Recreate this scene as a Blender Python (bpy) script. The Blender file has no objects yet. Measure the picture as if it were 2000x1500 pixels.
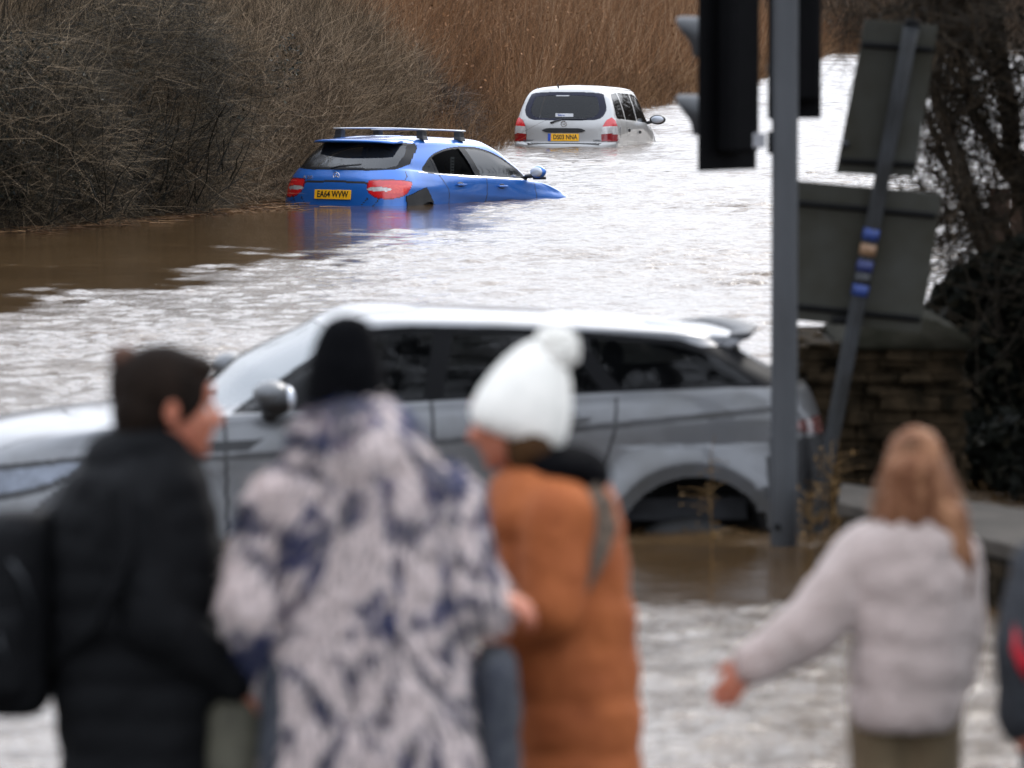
import bpy, bmesh, math, random
import numpy as np
from mathutils import Vector, Matrix, noise as mnoise
random.seed(7)
RNG = np.random.default_rng(11)
R = math.radians
scene = bpy.context.scene
COL = scene.collection

# ---------------------------------------------------------------- camera
CAMH = 2.4
PITCH = math.atan(740.0 / 11111.0)
cam_d = bpy.data.cameras.new('camera')
cam = bpy.data.objects.new('camera', cam_d)
COL.objects.link(cam)
cam.location = (0, 0, CAMH)
cam.rotation_euler = (R(90) - PITCH, 0, 0)
cam_d.sensor_width = 36.0
cam_d.lens = 200.0
cam_d.clip_start = 0.5
cam_d.clip_end = 3000
cam_d.dof.use_dof = True
cam_d.dof.focus_distance = 78.0
cam_d.dof.aperture_fstop = 4.2
cam_d.dof.aperture_blades = 9
scene.camera = cam

# ---------------------------------------------------------------- world, sun, exposure
SUN_EL, SUN_AZ = 38.0, 25.0      # azimuth measured from the view direction towards the right
w = bpy.data.worlds.new('World'); scene.world = w
w.use_nodes = True
nt = w.node_tree
for n in list(nt.nodes): nt.nodes.remove(n)
sky = nt.nodes.new('ShaderNodeTexSky')
sky.sky_type = 'NISHITA'; sky.sun_disc = False
sky.sun_elevation = R(SUN_EL); sky.sun_rotation = R(SUN_AZ)
sky.air_density = 1.0; sky.dust_density = 5.0; sky.ozone_density = 1.0
hsv = nt.nodes.new('ShaderNodeHueSaturation'); hsv.inputs['Saturation'].default_value = 0.35
mixn = nt.nodes.new('ShaderNodeMix'); mixn.data_type = 'RGBA'
mixn.inputs[0].default_value = 0.72
mixn.inputs[7].default_value = (8.2, 8.9, 10.2, 1)      # even cloud deck
bg = nt.nodes.new('ShaderNodeBackground'); bg.inputs[1].default_value = 0.10
out = nt.nodes.new('ShaderNodeOutputWorld')
nt.links.new(sky.outputs[0], hsv.inputs['Color'])
nt.links.new(hsv.outputs[0], mixn.inputs[6])
# overcast deck: brighter overhead than at the horizon
tcw = nt.nodes.new('ShaderNodeTexCoord'); sep = nt.nodes.new('ShaderNodeSeparateXYZ'); nt.links.new(tcw.outputs['Generated'], sep.inputs[0])
mr = nt.nodes.new('ShaderNodeMapRange'); mr.inputs[1].default_value = 0; mr.inputs[2].default_value = .8; mr.inputs[3].default_value = .88; mr.inputs[4].default_value = 1.7
nt.links.new(sep.outputs[2], mr.inputs[0])
vm = nt.nodes.new('ShaderNodeVectorMath'); vm.operation = 'SCALE'
nt.links.new(mixn.outputs[2], vm.inputs[0]); nt.links.new(mr.outputs[0], vm.inputs['Scale'])
nt.links.new(vm.outputs[0], bg.inputs[0])
nt.links.new(bg.outputs[0], out.inputs[0])

sun_d = bpy.data.lights.new('sun', 'SUN'); sun_d.energy = 0.7; sun_d.angle = R(14); sun_d.color = (1, .95, .88)
sun = bpy.data.objects.new('sun', sun_d); COL.objects.link(sun)
sd = Vector((math.sin(R(SUN_AZ)) * math.cos(R(SUN_EL)), math.cos(R(SUN_AZ)) * math.cos(R(SUN_EL)), math.sin(R(SUN_EL))))
sun.rotation_euler = sd.to_track_quat('Z', 'Y').to_euler()
sun.location = (0, 30, 30)

scene.view_settings.view_transform = 'Standard'
scene.view_settings.look = 'None'
scene.view_settings.gamma = 1
scene.view_settings.exposure = 0.95
scene.render.engine = 'CYCLES'
scene.cycles.max_bounces = 6
scene.cycles.transparent_max_bounces = 12

# ---------------------------------------------------------------- helpers
F = 11111.0
CP, SP = math.cos(PITCH), math.sin(PITCH)
def at(px, py, Y):
    """world point on horizontal distance Y that the photo shows at pixel (px, py) of 2000x1500"""
    a = (px - 1000.0) / F; b = (750.0 - py) / F
    # camera axes: right=(1,0,0) up=(0,SP,CP) fwd=(0,CP,-SP)
    dy = CP + b * SP; dz = -SP + b * CP
    t = Y / dy
    return Vector((a * t, Y, CAMH + dz * t))

def link(o, parent=None):
    COL.objects.link(o)
    if parent is not None: o.parent = parent
    return o
def tag(o, label=None, cat=None, group=None, kind=None):
    if label: o['label'] = label
    if cat: o['category'] = cat
    if group: o['group'] = group
    if kind: o['kind'] = kind
    return o
def empty(name, loc, rot=(0, 0, 0), scale=1.0):
    o = bpy.data.objects.new(name, None); COL.objects.link(o)
    o.location = loc; o.rotation_euler = rot; o.scale = (scale,) * 3
    o.empty_display_size = .2
    return o
def raw_mesh(name, V, Fc, mats, parent=None, smooth=True, midx=None, attr=None):
    """V (n,3) array, Fc (m,4) or (m,3) array"""
    V = np.asarray(V, dtype=np.float32); Fc = np.asarray(Fc, dtype=np.int32)
    me = bpy.data.meshes.new(name)
    k = Fc.shape[1]
    me.vertices.add(len(V)); me.vertices.foreach_set('co', V.ravel())
    me.loops.add(Fc.size); me.loops.foreach_set('vertex_index', Fc.ravel())
    me.polygons.add(len(Fc))
    me.polygons.foreach_set('loop_start', np.arange(0, Fc.size, k, dtype=np.int32))
    me.polygons.foreach_set('loop_total', np.full(len(Fc), k, dtype=np.int32))
    if smooth: me.polygons.foreach_set('use_smooth', np.ones(len(Fc), dtype=bool))
    for m in (mats if isinstance(mats, (list, tuple)) else [mats]): me.materials.append(m)
    if midx is not None: me.polygons.foreach_set('material_index', np.asarray(midx, dtype=np.int32))
    if attr is not None:
        for an, av in attr.items():
            a = me.attributes.new(an, 'FLOAT', 'POINT'); a.data.foreach_set('value', np.asarray(av, dtype=np.float32))
    me.update(calc_edges=True)
    o = bpy.data.objects.new(name, me)
    return link(o, parent)

class MB:
    """collects closed shapes, builds ONE mesh object"""
    def __init__(s): s.v = []; s.f = []; s.n = 0
    def add(s, vs, fs):
        s.v.extend([tuple(v) for v in vs]); s.f.extend([tuple(i + s.n for i in f) for f in fs]); s.n += len(vs); return s
    def box(s, c, d, rot=None, taper=1.0):
        c = Vector(c); hx, hy, hz = d[0] / 2, d[1] / 2, d[2] / 2
        vs = []
        for z in (-1, 1):
            k = taper if z > 0 else 1
            for x, y in ((-1, -1), (1, -1), (1, 1), (-1, 1)):
                p = Vector((x * hx * k, y * hy * k, z * hz))
                if rot is not None: p = rot @ p
                vs.append(c + p)
        return s.add(vs, [(3, 2, 1, 0), (4, 5, 6, 7), (0, 1, 5, 4), (1, 2, 6, 5), (2, 3, 7, 6), (3, 0, 4, 7)])
    def tube(s, pts, rad, n=8, cap=True, sq=1.0):
        pts = [Vector(p) for p in pts]
        if not isinstance(rad, (list, tuple)): rad = [rad] * len(pts)
        vs = []; ref = None
        for i, p in enumerate(pts):
            t = (pts[min(i + 1, len(pts) - 1)] - pts[max(i - 1, 0)]).normalized()
            if ref is None: ref = Vector((0, 0, 1)) if abs(t.z) < .9 else Vector((1, 0, 0))
            a = t.cross(ref).normalized(); b = a.cross(t).normalized(); ref = b
            for k in range(n):
                an = 2 * math.pi * k / n
                vs.append(p + a * (rad[i] * math.cos(an)) + b * (rad[i] * sq * math.sin(an)))
        fs = []
        for i in range(len(pts) - 1):
            for k in range(n):
                fs.append((i * n + k, i * n + (k + 1) % n, (i + 1) * n + (k + 1) % n, (i + 1) * n + k))
        if cap:
            fs.append(tuple(reversed(range(n)))); fs.append(tuple(range((len(pts) - 1) * n, len(pts) * n)))
        return s.add(vs, fs)
    def ell(s, c, r, rot=None, nu=16, nv=10):
        c = Vector(c); vs = []; fs = []
        for j in range(nv + 1):
            th = math.pi * j / nv
            for i in range(nu):
                ph = 2 * math.pi * i / nu
                p = Vector((r[0] * math.sin(th) * math.cos(ph), r[1] * math.sin(th) * math.sin(ph), r[2] * math.cos(th)))
                if rot is not None: p = rot @ p
                vs.append(c + p)
        for j in range(nv):
            for i in range(nu):
                fs.append((j * nu + i, (j + 1) * nu + i, (j + 1) * nu + (i + 1) % nu, j * nu + (i + 1) % nu))
        return s.add(vs, fs)
    def prism(s, poly, frame, depth, o=(0, 0, 0)):
        """poly 2D points; frame=(u,v,n) vectors; extruded by depth along n"""
        u, v, n = [Vector(q) for q in frame]; o = Vector(o)
        a = [o + u * p[0] + v * p[1] for p in poly]; b = [q + n * depth for q in a]; k = len(poly)
        fs = [tuple(reversed(range(k))), tuple(range(k, 2 * k))]
        for i in range(k): fs.append((i, (i + 1) % k, (i + 1) % k + k, i + k))
        return s.add(a + b, fs)
    def loft(s, rings, closed=True, cap=True):
        n = len(rings[0]); vs = [Vector(p) for r in rings for p in r]; fs = []
        for i in range(len(rings) - 1):
            for k in range(n if closed else n - 1):
                fs.append((i * n + k, i * n + (k + 1) % n, (i + 1) * n + (k + 1) % n, (i + 1) * n + k))
        if cap and closed:
            fs.append(tuple(reversed(range(n)))); fs.append(tuple(range((len(rings) - 1) * n, len(rings) * n)))
        return s.add(vs, fs)
    def build(s, name, m, parent=None, smooth=False, bevel=0, origin=None, seg=2, auto=None):
        me = bpy.data.meshes.new(name)
        vs = s.v
        if origin is not None: vs = [(v[0] - origin[0], v[1] - origin[1], v[2] - origin[2]) for v in vs]
        me.from_pydata(vs, [], s.f); me.update()
        bm = bmesh.new(); bm.from_mesh(me); bmesh.ops.recalc_face_normals(bm, faces=bm.faces); bm.to_mesh(me); bm.free()
        me.materials.append(m)
        if smooth: me.polygons.foreach_set('use_smooth', [True] * len(me.polygons))
        o = bpy.data.objects.new(name, me); link(o, parent)
        if origin is not None and parent is None: o.location = origin
        if bevel:
            b = o.modifiers.new('bevel', 'BEVEL'); b.width = bevel; b.segments = seg; b.limit_method = 'ANGLE'; b.angle_limit = R(35)
        return o

# ---------------------------------------------------------------- materials
def nodes(name):
    m = bpy.data.materials.new(name); m.use_nodes = True
    t = m.node_tree; b = t.nodes['Principled BSDF']
    return m, t, b
def L_(t, a, b): t.links.new(a, b)
def noise_fac(t, scale, detail=4, coord='Object', rough=.6, vec=None, stretch=None):
    tc = t.nodes.new('ShaderNodeTexCoord'); n = t.nodes.new('ShaderNodeTexNoise')
    n.inputs['Scale'].default_value = scale; n.inputs['Detail'].default_value = detail; n.inputs['Roughness'].default_value = rough
    src = tc.outputs[coord]
    if stretch:
        mp = t.nodes.new('ShaderNodeMapping'); mp.inputs['Scale'].default_value = stretch
        L_(t, src, mp.inputs[0]); src = mp.outputs[0]
    L_(t, src, n.inputs['Vector'])
    return n.outputs['Fac']
def ramp(t, fac, stops, interp='LINEAR'):
    r = t.nodes.new('ShaderNodeValToRGB'); r.color_ramp.interpolation = interp
    while len(r.color_ramp.elements) < len(stops): r.color_ramp.elements.new(.5)
    for e, (p, c) in zip(r.color_ramp.elements, stops):
        e.position = p; e.color = (c[0], c[1], c[2], 1)
    L_(t, fac, r.inputs[0]); return r.outputs[0]
def bump(t, b, h, strength, dist=.01):
    bn = t.nodes.new('ShaderNodeBump'); bn.inputs['Strength'].default_value = strength; bn.inputs['Distance'].default_value = dist
    L_(t, h, bn.inputs['Height']); L_(t, bn.outputs[0], b.inputs['Normal'])
def pm(name, c1, c2=None, scale=8, rough=.6, metal=0, coat=0, bmp=0, bscale=None, spec=.5, lo=.35, hi=.65, bdist=.01, sheen=0, stretch=None, detail=5):
    m, t, b = nodes(name)
    b.inputs['Roughness'].default_value = rough; b.inputs['Metallic'].default_value = metal
    b.inputs['Coat Weight'].default_value = coat; b.inputs['Coat Roughness'].default_value = .06
    b.inputs['Specular IOR Level'].default_value = spec
    if sheen: b.inputs['Sheen Weight'].default_value = sheen
    if c2 is None: c2 = tuple(x * .82 for x in c1)
    fac = noise_fac(t, scale, detail, stretch=stretch)
    L_(t, ramp(t, fac, [(lo, c2), (hi, c1)]), b.inputs['Base Color'])
    if bmp: bump(t, b, noise_fac(t, bscale or scale * 4, 4), bmp, bdist)
    return m
def tone_mat(name, stops, rough=.8, spec=.25, nscale=0, trans=0):
    """colour from each twig's / leaf's own random tone"""
    m, t, b = nodes(name)
    a = t.nodes.new('ShaderNodeAttribute'); a.attribute_name = 'tone'
    fac = a.outputs['Fac']
    if nscale:
        nf = noise_fac(t, nscale, 3)
        mx = t.nodes.new('ShaderNodeMath'); mx.operation = 'MULTIPLY_ADD'
        L_(t, nf, mx.inputs[0]); mx.inputs[1].default_value = .7; 
        s2 = t.nodes.new('ShaderNodeMath'); s2.operation = 'SUBTRACT'; L_(t, fac, s2.inputs[0]); s2.inputs[1].default_value = .35
        L_(t, s2.outputs[0], mx.inputs[2]); fac = mx.outputs[0]
    L_(t, ramp(t, fac, stops), b.inputs['Base Color'])
    b.inputs['Roughness'].default_value = rough; b.inputs['Specular IOR Level'].default_value = spec
    return m
# ================================================================ terrain and water
BANK = np.array([(-40, 30), (-14, 50), (-5.7, 60.5), (-3.45, 67.0), (-3.05, 71), (-2.3, 79), (-1.3, 89), (-0.35, 97.0), (2.7, 130), (5.3, 153), (9.5, 205), (15.5, 283), (22, 300), (90, 330)], dtype=float)
def bank_dist(X, Y):
    """signed distance to the water's left edge, positive on land"""
    X = np.asarray(X, float); Y = np.asarray(Y, float)
    best = np.full(X.shape, 1e9); sg = np.ones(X.shape)
    for (x0, y0), (x1, y1) in zip(BANK[:-1], BANK[1:]):
        dx, dy = x1 - x0, y1 - y0; L2 = dx * dx + dy * dy
        t = np.clip(((X - x0) * dx + (Y - y0) * dy) / L2, 0, 1)
        d = np.hypot(X - x0 - t * dx, Y - y0 - t * dy)
        cr = dx * (Y - y0) - dy * (X - x0)
        m = d < best
        best = np.where(m, d, best); sg = np.where(m, np.sign(cr), sg)
    return best * sg
def sm(x, a, b):
    t = np.clip((x - a) / (b - a), 0, 1); return t * t * (3 - 2 * t)
def ground_z(X, Y):
    X = np.asarray(X, float); Y = np.asarray(Y, float)
    d = bank_dist(X, Y)
    z = -0.7 + 0.85 * sm(d, -1.2, .6) + .35 * sm(d, .5, 4) + np.clip(d - 3, 0, 30) * .2
    near = -0.7 + .72 * sm(-Y, -21, -15.8) + np.clip(14 - Y, 0, 14) * .045
    z = np.maximum(z, near)
    # low bank behind the stone wall on the right
    rb = sm(X, 1.9, 2.4) * sm(Y, 28.5, 30) * (1 - sm(Y, 37, 42))
    z = np.maximum(z, -.7 + .78 * rb)
    return z
gx = np.concatenate([np.linspace(-120, -16, 16), np.linspace(-15, 20, 141)[:], np.linspace(21, 200, 24)])
gy = np.concatenate([np.linspace(-8, 60, 137), np.linspace(61, 180, 120), np.linspace(184, 330, 38), np.linspace(345, 1200, 20)])
GX, GY = np.meshgrid(gx, gy)
GZ = ground_z(GX, GY)
def grid_faces(ny, nx):
    i = np.arange(ny - 1)[:, None] * nx + np.arange(nx - 1)[None, :]
    return np.stack([i, i + 1, i + nx + 1, i + nx], -1).reshape(-1, 4)
m_earth = pm('bank_earth', (.060, .036, .018), (.016, .012, .008), 2.2, .95, bmp=.6, bscale=9, spec=.1, bdist=.05)
tag(raw_mesh('ground', np.stack([GX, GY, GZ], -1).reshape(-1, 3), grid_faces(*GX.shape), m_earth), kind='structure')
# dry road the onlookers stand on
m_asph = pm('asphalt', (.055, .053, .05), (.035, .034, .033), 6, .85, bmp=.5, bscale=90)
rx = np.linspace(-5, 5, 41); ry = np.linspace(-6, 15.6, 60); RX, RY = np.meshgrid(rx, ry)
tag(raw_mesh('road', np.stack([RX, RY, ground_z(RX, RY) + .006], -1).reshape(-1, 3), grid_faces(*RX.shape), m_asph), kind='structure')

# flood water: one sheet
def water_material():
    m, t, b = nodes('flood_water')
    b.inputs['Roughness'].default_value = .035; b.inputs['IOR'].default_value = 1.36
    tc = t.nodes.new('ShaderNodeTexCoord')
    L_(t, ramp(t, noise_fac(t, .25, 3), [(.3, (.060, .034, .014)), (.7, (.085, .050, .022))]), b.inputs['Base Color'])
    at_ = t.nodes.new('ShaderNodeAttribute'); at_.attribute_name = 'calm'
    def nz(sc, stretch, det, rough=.55, dist=0):
        mp = t.nodes.new('ShaderNodeMapping'); mp.inputs['Scale'].default_value = stretch; mp.inputs['Rotation'].default_value = (0, 0, R(-9))
        n = t.nodes.new('ShaderNodeTexNoise'); n.inputs['Scale'].default_value = sc; n.inputs['Detail'].default_value = det
        n.inputs['Roughness'].default_value = rough; n.inputs['Distortion'].default_value = dist
        L_(t, tc.outputs['Object'], mp.inputs[0]); L_(t, mp.outputs[0], n.inputs['Vector']); return n.outputs['Fac']
    def mth(op, a, b_):
        n = t.nodes.new('ShaderNodeMath'); n.operation = op
        for i, q in enumerate((a, b_)):
            if isinstance(q, (int, float)): n.inputs[i].default_value = q
            else: L_(t, q, n.inputs[i])
        return n.outputs[0]
    big = nz(2.2, (1, .75, 1), 3, .5, .3)
    fine = nz(14, (1, .8, 1), 4.0, .6, .2)
    k = t.nodes.new('ShaderNodeMapRange'); L_(t, at_.outputs['Fac'], k.inputs[0]); k.inputs[3].default_value = 1.0; k.inputs[4].default_value = .12
    # far water has no modelled waves: give it a stronger bump
    sp = t.nodes.new('ShaderNodeSeparateXYZ'); L_(t, tc.outputs['Object'], sp.inputs[0])
    fr = t.nodes.new('ShaderNodeMapRange'); L_(t, sp.outputs[1], fr.inputs[0]); fr.inputs[1].default_value = 70; fr.inputs[2].default_value = 150; fr.inputs[3].default_value = .12; fr.inputs[4].default_value = .34
    h = mth('ADD', mth('MULTIPLY', mth('MULTIPLY', big, .10), fr.outputs[0]), mth('MULTIPLY', fine, .024))
    h = mth('MULTIPLY', h, k.outputs[0])
    bn = t.nodes.new('ShaderNodeBump'); bn.inputs['Strength'].default_value = 1.0; bn.inputs['Distance'].default_value = 1.0
    L_(t, h, bn.inputs['Height']); L_(t, bn.outputs[0], b.inputs['Normal'])
    return m
WAVE = 1.0
def calm_at(X, Y):
    line = Y - 46.5 - 5.0 * (X + 4.3)
    c = sm(line, -20, 7) * (1 - sm(Y, 72, 80)) * (1 - sm(X, -.9, .3) * sm(Y, 60, 66))
    return np.maximum(c, .8 * (1 - sm(np.hypot((X - .9) / 1.9, (Y - 24.0) / 1.55), .6, 1.3)))
_wr = np.random.default_rng(5)
WAVES = []
for i in range(100):
    lam = math.exp(_wr.uniform(math.log(.12), math.log(1.0)))
    th = R(80) + _wr.normal(0, .85)
    WAVES.append((lam, math.cos(th) * 2 * math.pi / lam, math.sin(th) * 2 * math.pi / lam, _wr.uniform(0, 6.28), lam * (.0058 if lam < .35 else .0030)))
def waves(X, Y, lmin):
    z = np.zeros(X.shape)
    wx_ = X + .12 * np.sin(Y * 1.3 + X * .7) + .05 * np.sin(X * 4.1 + Y * 2.2); wy_ = Y + .15 * np.sin(X * 1.1 + Y * .35) + .06 * np.sin(X * 3.3 - Y * 1.7)
    for lam, kx, ky, ph, am in WAVES:
        if lam > lmin: z += am * np.sin(kx * wx_ + ky * wy_ + ph)
    gust = .78 + .34 * np.sin(X * .55 + Y * .16 + 1) * np.sin(Y * .23 - X * .3) + .25 * np.sin(X * 1.5 - Y * .41) * np.sin(Y * .63 + X * .9)
    edge = .5 * np.sin(X * 1.7 + Y * .9) * np.sin(Y * .47 - X * 1.1) + .3 * np.sin(X * 4.3 - Y * 1.1) * np.sin(Y * 1.9 + X)
    edge += .55 * np.sin(X * 8.3 + Y * 1.9) * np.sin(Y * 3.7 - X * 2.9) * np.sin(X * 2.1 + Y * .8)
    c = sm(calm_at(X, Y) + .34 * edge, .38, .80)
    return z * np.clip(gust, .35, 1.4) * (1 - .93 * c) * (.62 + .38 * sm(Y, 26, 44) + 1.3 * sm(Y, 130, 150)), c
bands = [(14.5, 36.0, .034, -4.6, 4.8, .045, .0), (36.0, 82.0, .055, -10, 9.0, .07, .17), (82.0, 135.0, .10, -10, 15, .12, .3), (135.0, 300.0, .25, -6, 32, .25, .55)]
VV, FF, CC = [], [], []; off = 0
def add_sheet(X, Y, Z, c):
    global off
    VV.append(np.stack([X, Y, Z], -1).reshape(-1, 3)); FF.append(grid_faces(*X.shape) + off); CC.append(c.ravel()); off += X.size
for y0, y1, dy, x0, x1, dx, lmin in bands:
    X, Y = np.meshgrid(np.arange(x0, x1 + dx, dx), np.arange(y0, y1 + dy, dy))
    Z, c = waves(X, Y, lmin); add_sheet(X, Y, Z, c)
for xs, ys in ((np.linspace(-60, -4.6, 20), np.linspace(14.5, 36, 20)), (np.linspace(4.8, 140, 30), np.linspace(14.5, 36, 20)), (np.linspace(-60, -10, 12), np.linspace(36, 135, 30)), (np.linspace(9, 140, 30), np.linspace(36, 82, 20)), (np.linspace(15, 140, 30), np.linspace(82, 135, 20)), (np.linspace(-10, 32, 20), np.linspace(300, 345, 10)), (np.linspace(32, 140, 30), np.linspace(134.9, 345, 40))):
    X, Y = np.meshgrid(xs, ys); add_sheet(X, Y, X * 0, calm_at(X, Y) * 0)
water = raw_mesh('water', np.concatenate(VV), np.concatenate(FF), water_material(), attr={'calm': np.concatenate(CC)})
tag(water, kind='structure')

# ================================================================ vegetation generators
def twigs(base, d, L, r0, bend, segs=3, rend=.3, tone=None, sides=3):
    n = len(base); base = np.asarray(base, float)
    d = d / np.linalg.norm(d, axis=1, keepdims=True)
    ref = np.tile([0.0, 0.0, 1.0], (n, 1)); ref[np.abs(d[:, 2]) > .8] = [1, 0, 0]
    a = np.cross(d, ref); a /= np.linalg.norm(a, axis=1, keepdims=True); b = np.cross(a, d)
    k = np.linspace(0, 1, segs + 1)
    P = base[:, None, :] + d[:, None, :] * (L[:, None] * k[None, :])[..., None] + bend[:, None, :] * (k ** 2)[None, :, None]
    if segs > 2:
        P[:, 1:-1] += RNG.normal(0, 1, P[:, 1:-1].shape) * (L * .025)[:, None, None]
    rr = r0[:, None] * (1 - (1 - rend) * k[None, :])
    an = np.arange(sides) * 2 * math.pi / sides
    V = P[:, :, None, :] + rr[:, :, None, None] * (np.cos(an)[None, None, :, None] * a[:, None, None, :] + np.sin(an)[None, None, :, None] * b[:, None, None, :])
    base_i = (np.arange(n) * (segs + 1) * sides)[:, None, None]
    s_i = (np.arange(segs) * sides)[None, :, None]; j = np.arange(sides)[None, None, :]; j2 = (j + 1) % sides
    Fc = np.stack([base_i + s_i + j, base_i + s_i + j2, base_i + s_i + sides + j2, base_i + s_i + sides + j], -1).reshape(-1, 4)
    if tone is None: tone = RNG.random(n)
    T = np.repeat(tone, (segs + 1) * sides)
    return V.reshape(-1, 3), Fc, T, P, d
def leaves(pos, size, tone=None, flat=0.0):
    n = len(pos)
    u = RNG.normal(0, 1, (n, 3)); u /= np.linalg.norm(u, axis=1, keepdims=True)
    v = RNG.normal(0, 1, (n, 3)); v -= (v * u).sum(1, keepdims=True) * u; v /= np.linalg.norm(v, axis=1, keepdims=True)
    wv = np.cross(u, v)
    s = size[:, None]
    V = np.stack([pos - u * s, pos + v * s * .55 + wv * s * .2, pos + u * s, pos - v * s * .55 + wv * s * .2], 1)
    Fc = np.arange(n * 4).reshape(n, 4)
    if tone is None: tone = RNG.random(n)
    return V.reshape(-1, 3), Fc, np.repeat(tone, 4)
def merge(parts):
    Vs, Fs, Ts = [], [], []; o = 0
    for p in parts:
        Vs.append(p[0]); Fs.append(p[1] + o); Ts.append(p[2]); o += len(p[0])
    return np.concatenate(Vs), np.concatenate(Fs), np.concatenate(Ts)
def veg(name, parts, m, parent=None, smooth=False, origin=None):
    V, Fc, T = merge(parts)
    if origin is not None: V = V - np.asarray(origin)
    o = raw_mesh(name, V, Fc, m, parent, smooth=smooth, attr={'tone': T})
    if origin is not None and parent is None: o.location = origin
    return o
def fn(n, s=1.0): return RNG.normal(0, s, n)
def bank_point(t_):
    """points along the bank polyline by Y"""
    return np.interp(t_, BANK[:, 1], BANK[:, 0])

m_thorn = tone_mat('thorn_twigs', [(0, (.003, .003, .0015)), (.5, (.018, .014, .007)), (.80, (.085, .062, .034)), (1, (.30, .22, .14))], nscale=.8)
m_ivy = tone_mat('ivy_leaves', [(0, (.003, .004, .002)), (.6, (.011, .013, .007)), (.92, (.030, .030, .017)), (1, (.14, .10, .065))], rough=.6, spec=.2)
m_whip = tone_mat('hedge_whips', [(0, (.014, .010, .005)), (.45, (.075, .050, .026)), (1, (.38, .27, .17))], nscale=.6)
m_rust = tone_mat('rust_brush', [(0, (.024, .014, .007)), (.4, (.110, .052, .021)), (.75, (.24, .112, .046)), (1, (.38, .25, .15))], nscale=.4)
m_bram = tone_mat('bramble', [(0, (.012, .009, .006)), (.6, (.05, .032, .02)), (.93, (.11, .07, .045)), (1, (.30, .22, .18))])
m_grass = tone_mat('dead_grass', [(0, (.05, .024, .010)), (.5, (.14, .068, .028)), (1, (.27, .16, .08))], nscale=1.2)
m_bark = pm('bark', (.055, .042, .030), (.018, .014, .010), 14, .9, bmp=.8, bscale=30, spec=.15)

# ---- A: dark thorn hedge hung with ivy, nearest part of the left bank
def hedge_shell(n, y0, y1, thick, height, front=.55):
    """points inside a hedge whose front follows the bank"""
    Y = RNG.uniform(y0, y1, n); u = RNG.random(n) ** 1.6; z = RNG.random(n)
    bulge = np.sin(z * 2.6 + .2)
    off = -.63 * front - front * bulge + u * thick + .25 * np.sin(Y * 1.7 + z * 3) + .18 * np.sin(Y * 4.1 + 1 + z * 5)
    hgt = height(Y)
    # normal of the bank line
    y2 = Y + .5; nx = -(y2 - Y); ny = (bank_point(y2) - bank_point(Y)); ln = np.hypot(nx, ny); nx /= ln; ny /= ln
    P = np.stack([bank_point(Y) + nx * off, Y + ny * off, z * hgt - .03], -1)
    return P, z, nx, ny, hgt
n = 66000
P, z, nx, ny, hg = hedge_shell(n, 52, 67.5, 2.2, lambda Y: 2.35 + .35 * np.sin(Y * .9) + .2 * np.sin(Y * 2.3))
P[:, 0] -= .55 * sm(P[:, 1], 63.5, 67)
cl = np.array([mnoise.noise(Vector((a_ * 1.5, b_ * 1.5, c_ * 1.9))) for a_, b_, c_ in P]); kp = cl > -.16 - .25 * z
P, z, nx, ny, hg = P[kp], z[kp], nx[kp], ny[kp], hg[kp]; n = len(P)
d = np.stack([-nx * .5 + fn(n, .9), -ny * .5 + fn(n, .6), .25 + fn(n, .65)], -1)
L = RNG.uniform(.2, .75, n)
tA = twigs(P, d, L, RNG.uniform(.0013, .0036, n), np.stack([fn(n, .08), fn(n, .08), -.12 * RNG.random(n) + .03], -1), 3)
n2 = 700
P2, z2, nx2, ny2, _ = hedge_shell(n2, 52, 65, 1.6, lambda Y: 1.6 + 0 * Y)
P2[:, 2] *= .5
tA2 = twigs(P2, np.stack([fn(n2, .55) - nx2 * .2, fn(n2, .4), .7 + .3 * RNG.random(n2)], -1), RNG.uniform(.5, 1.4, n2), RNG.uniform(.005, .014, n2), np.stack([fn(n2, .1), fn(n2, .1), fn(n2, .1)], -1), 4, .3, .45 * RNG.random(n2))
hedgeA = empty('thorn_hedge', (-5.2, 63, 0))
tag(hedgeA, 'dark tangled thorn hedge draped in ivy at the left edge of the flood water', 'hedge')
veg('twig', [tA, tA2], m_thorn, hedgeA, origin=(-5.2, 63, 0))
n = 52000
P, z, nx, ny, hg = hedge_shell(n, 53, 70, 1.3, lambda Y: 2.45 + .35 * np.sin(Y * .9))
cl = np.array([mnoise.noise(Vector(p) * 1.3) for p in P])
keep = (cl > .02 + .6 * sm(P[:, 1], 60, 64)) & (P[:, 2] > .35)
lf = leaves(P[keep], RNG.uniform(.012, .032, keep.sum()))
veg('leaf', [lf], m_ivy, hedgeA, origin=(-5.2, 63, 0))

# ---- B: grey-brown twiggy hedge behind the blue car
n = 70000
P, z, nx, ny, hg = hedge_shell(n, 65, 86, 2.6, lambda Y: 2.2 + .25 * np.sin(Y * .7 + 2) - .5 * sm(Y, 76, 86), .12)
d = np.stack([.15 + fn(n, .7) - .5 * (P[:, 1] < 72), -.1 + fn(n, .5), .38 + .5 * z + fn(n, .5)], -1)
tB = twigs(P, d, RNG.uniform(.2, .75, n), RNG.uniform(.0015, .0034, n), np.stack([fn(n, .1), fn(n, .06), .06 + fn(n, .07)], -1), 3)
n = 36000   # upright whips
Y = RNG.uniform(58, 84, n); off = RNG.uniform(.9, 3.6, n)
X = bank_point(Y) - off * .97
d = np.stack([.06 + fn(n, .17) + .16 * (RNG.random(n) > .6), fn(n, .15), 1 + 0 * Y], -1)
zb = RNG.uniform(.1, 2.0, n)
tB2 = twigs(np.stack([X, Y, zb], -1), d, RNG.uniform(.9, 2.3, n), RNG.uniform(.0025, .0055, n), np.stack([.08 + fn(n, .16), fn(n, .1), 0 * Y], -1), 4)
hedgeB = empty('twiggy_hedge', (-2.4, 80, 0))
tag(hedgeB, 'grey brown leafless hedge of fine twigs right behind the blue hatchback', 'hedge')
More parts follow.
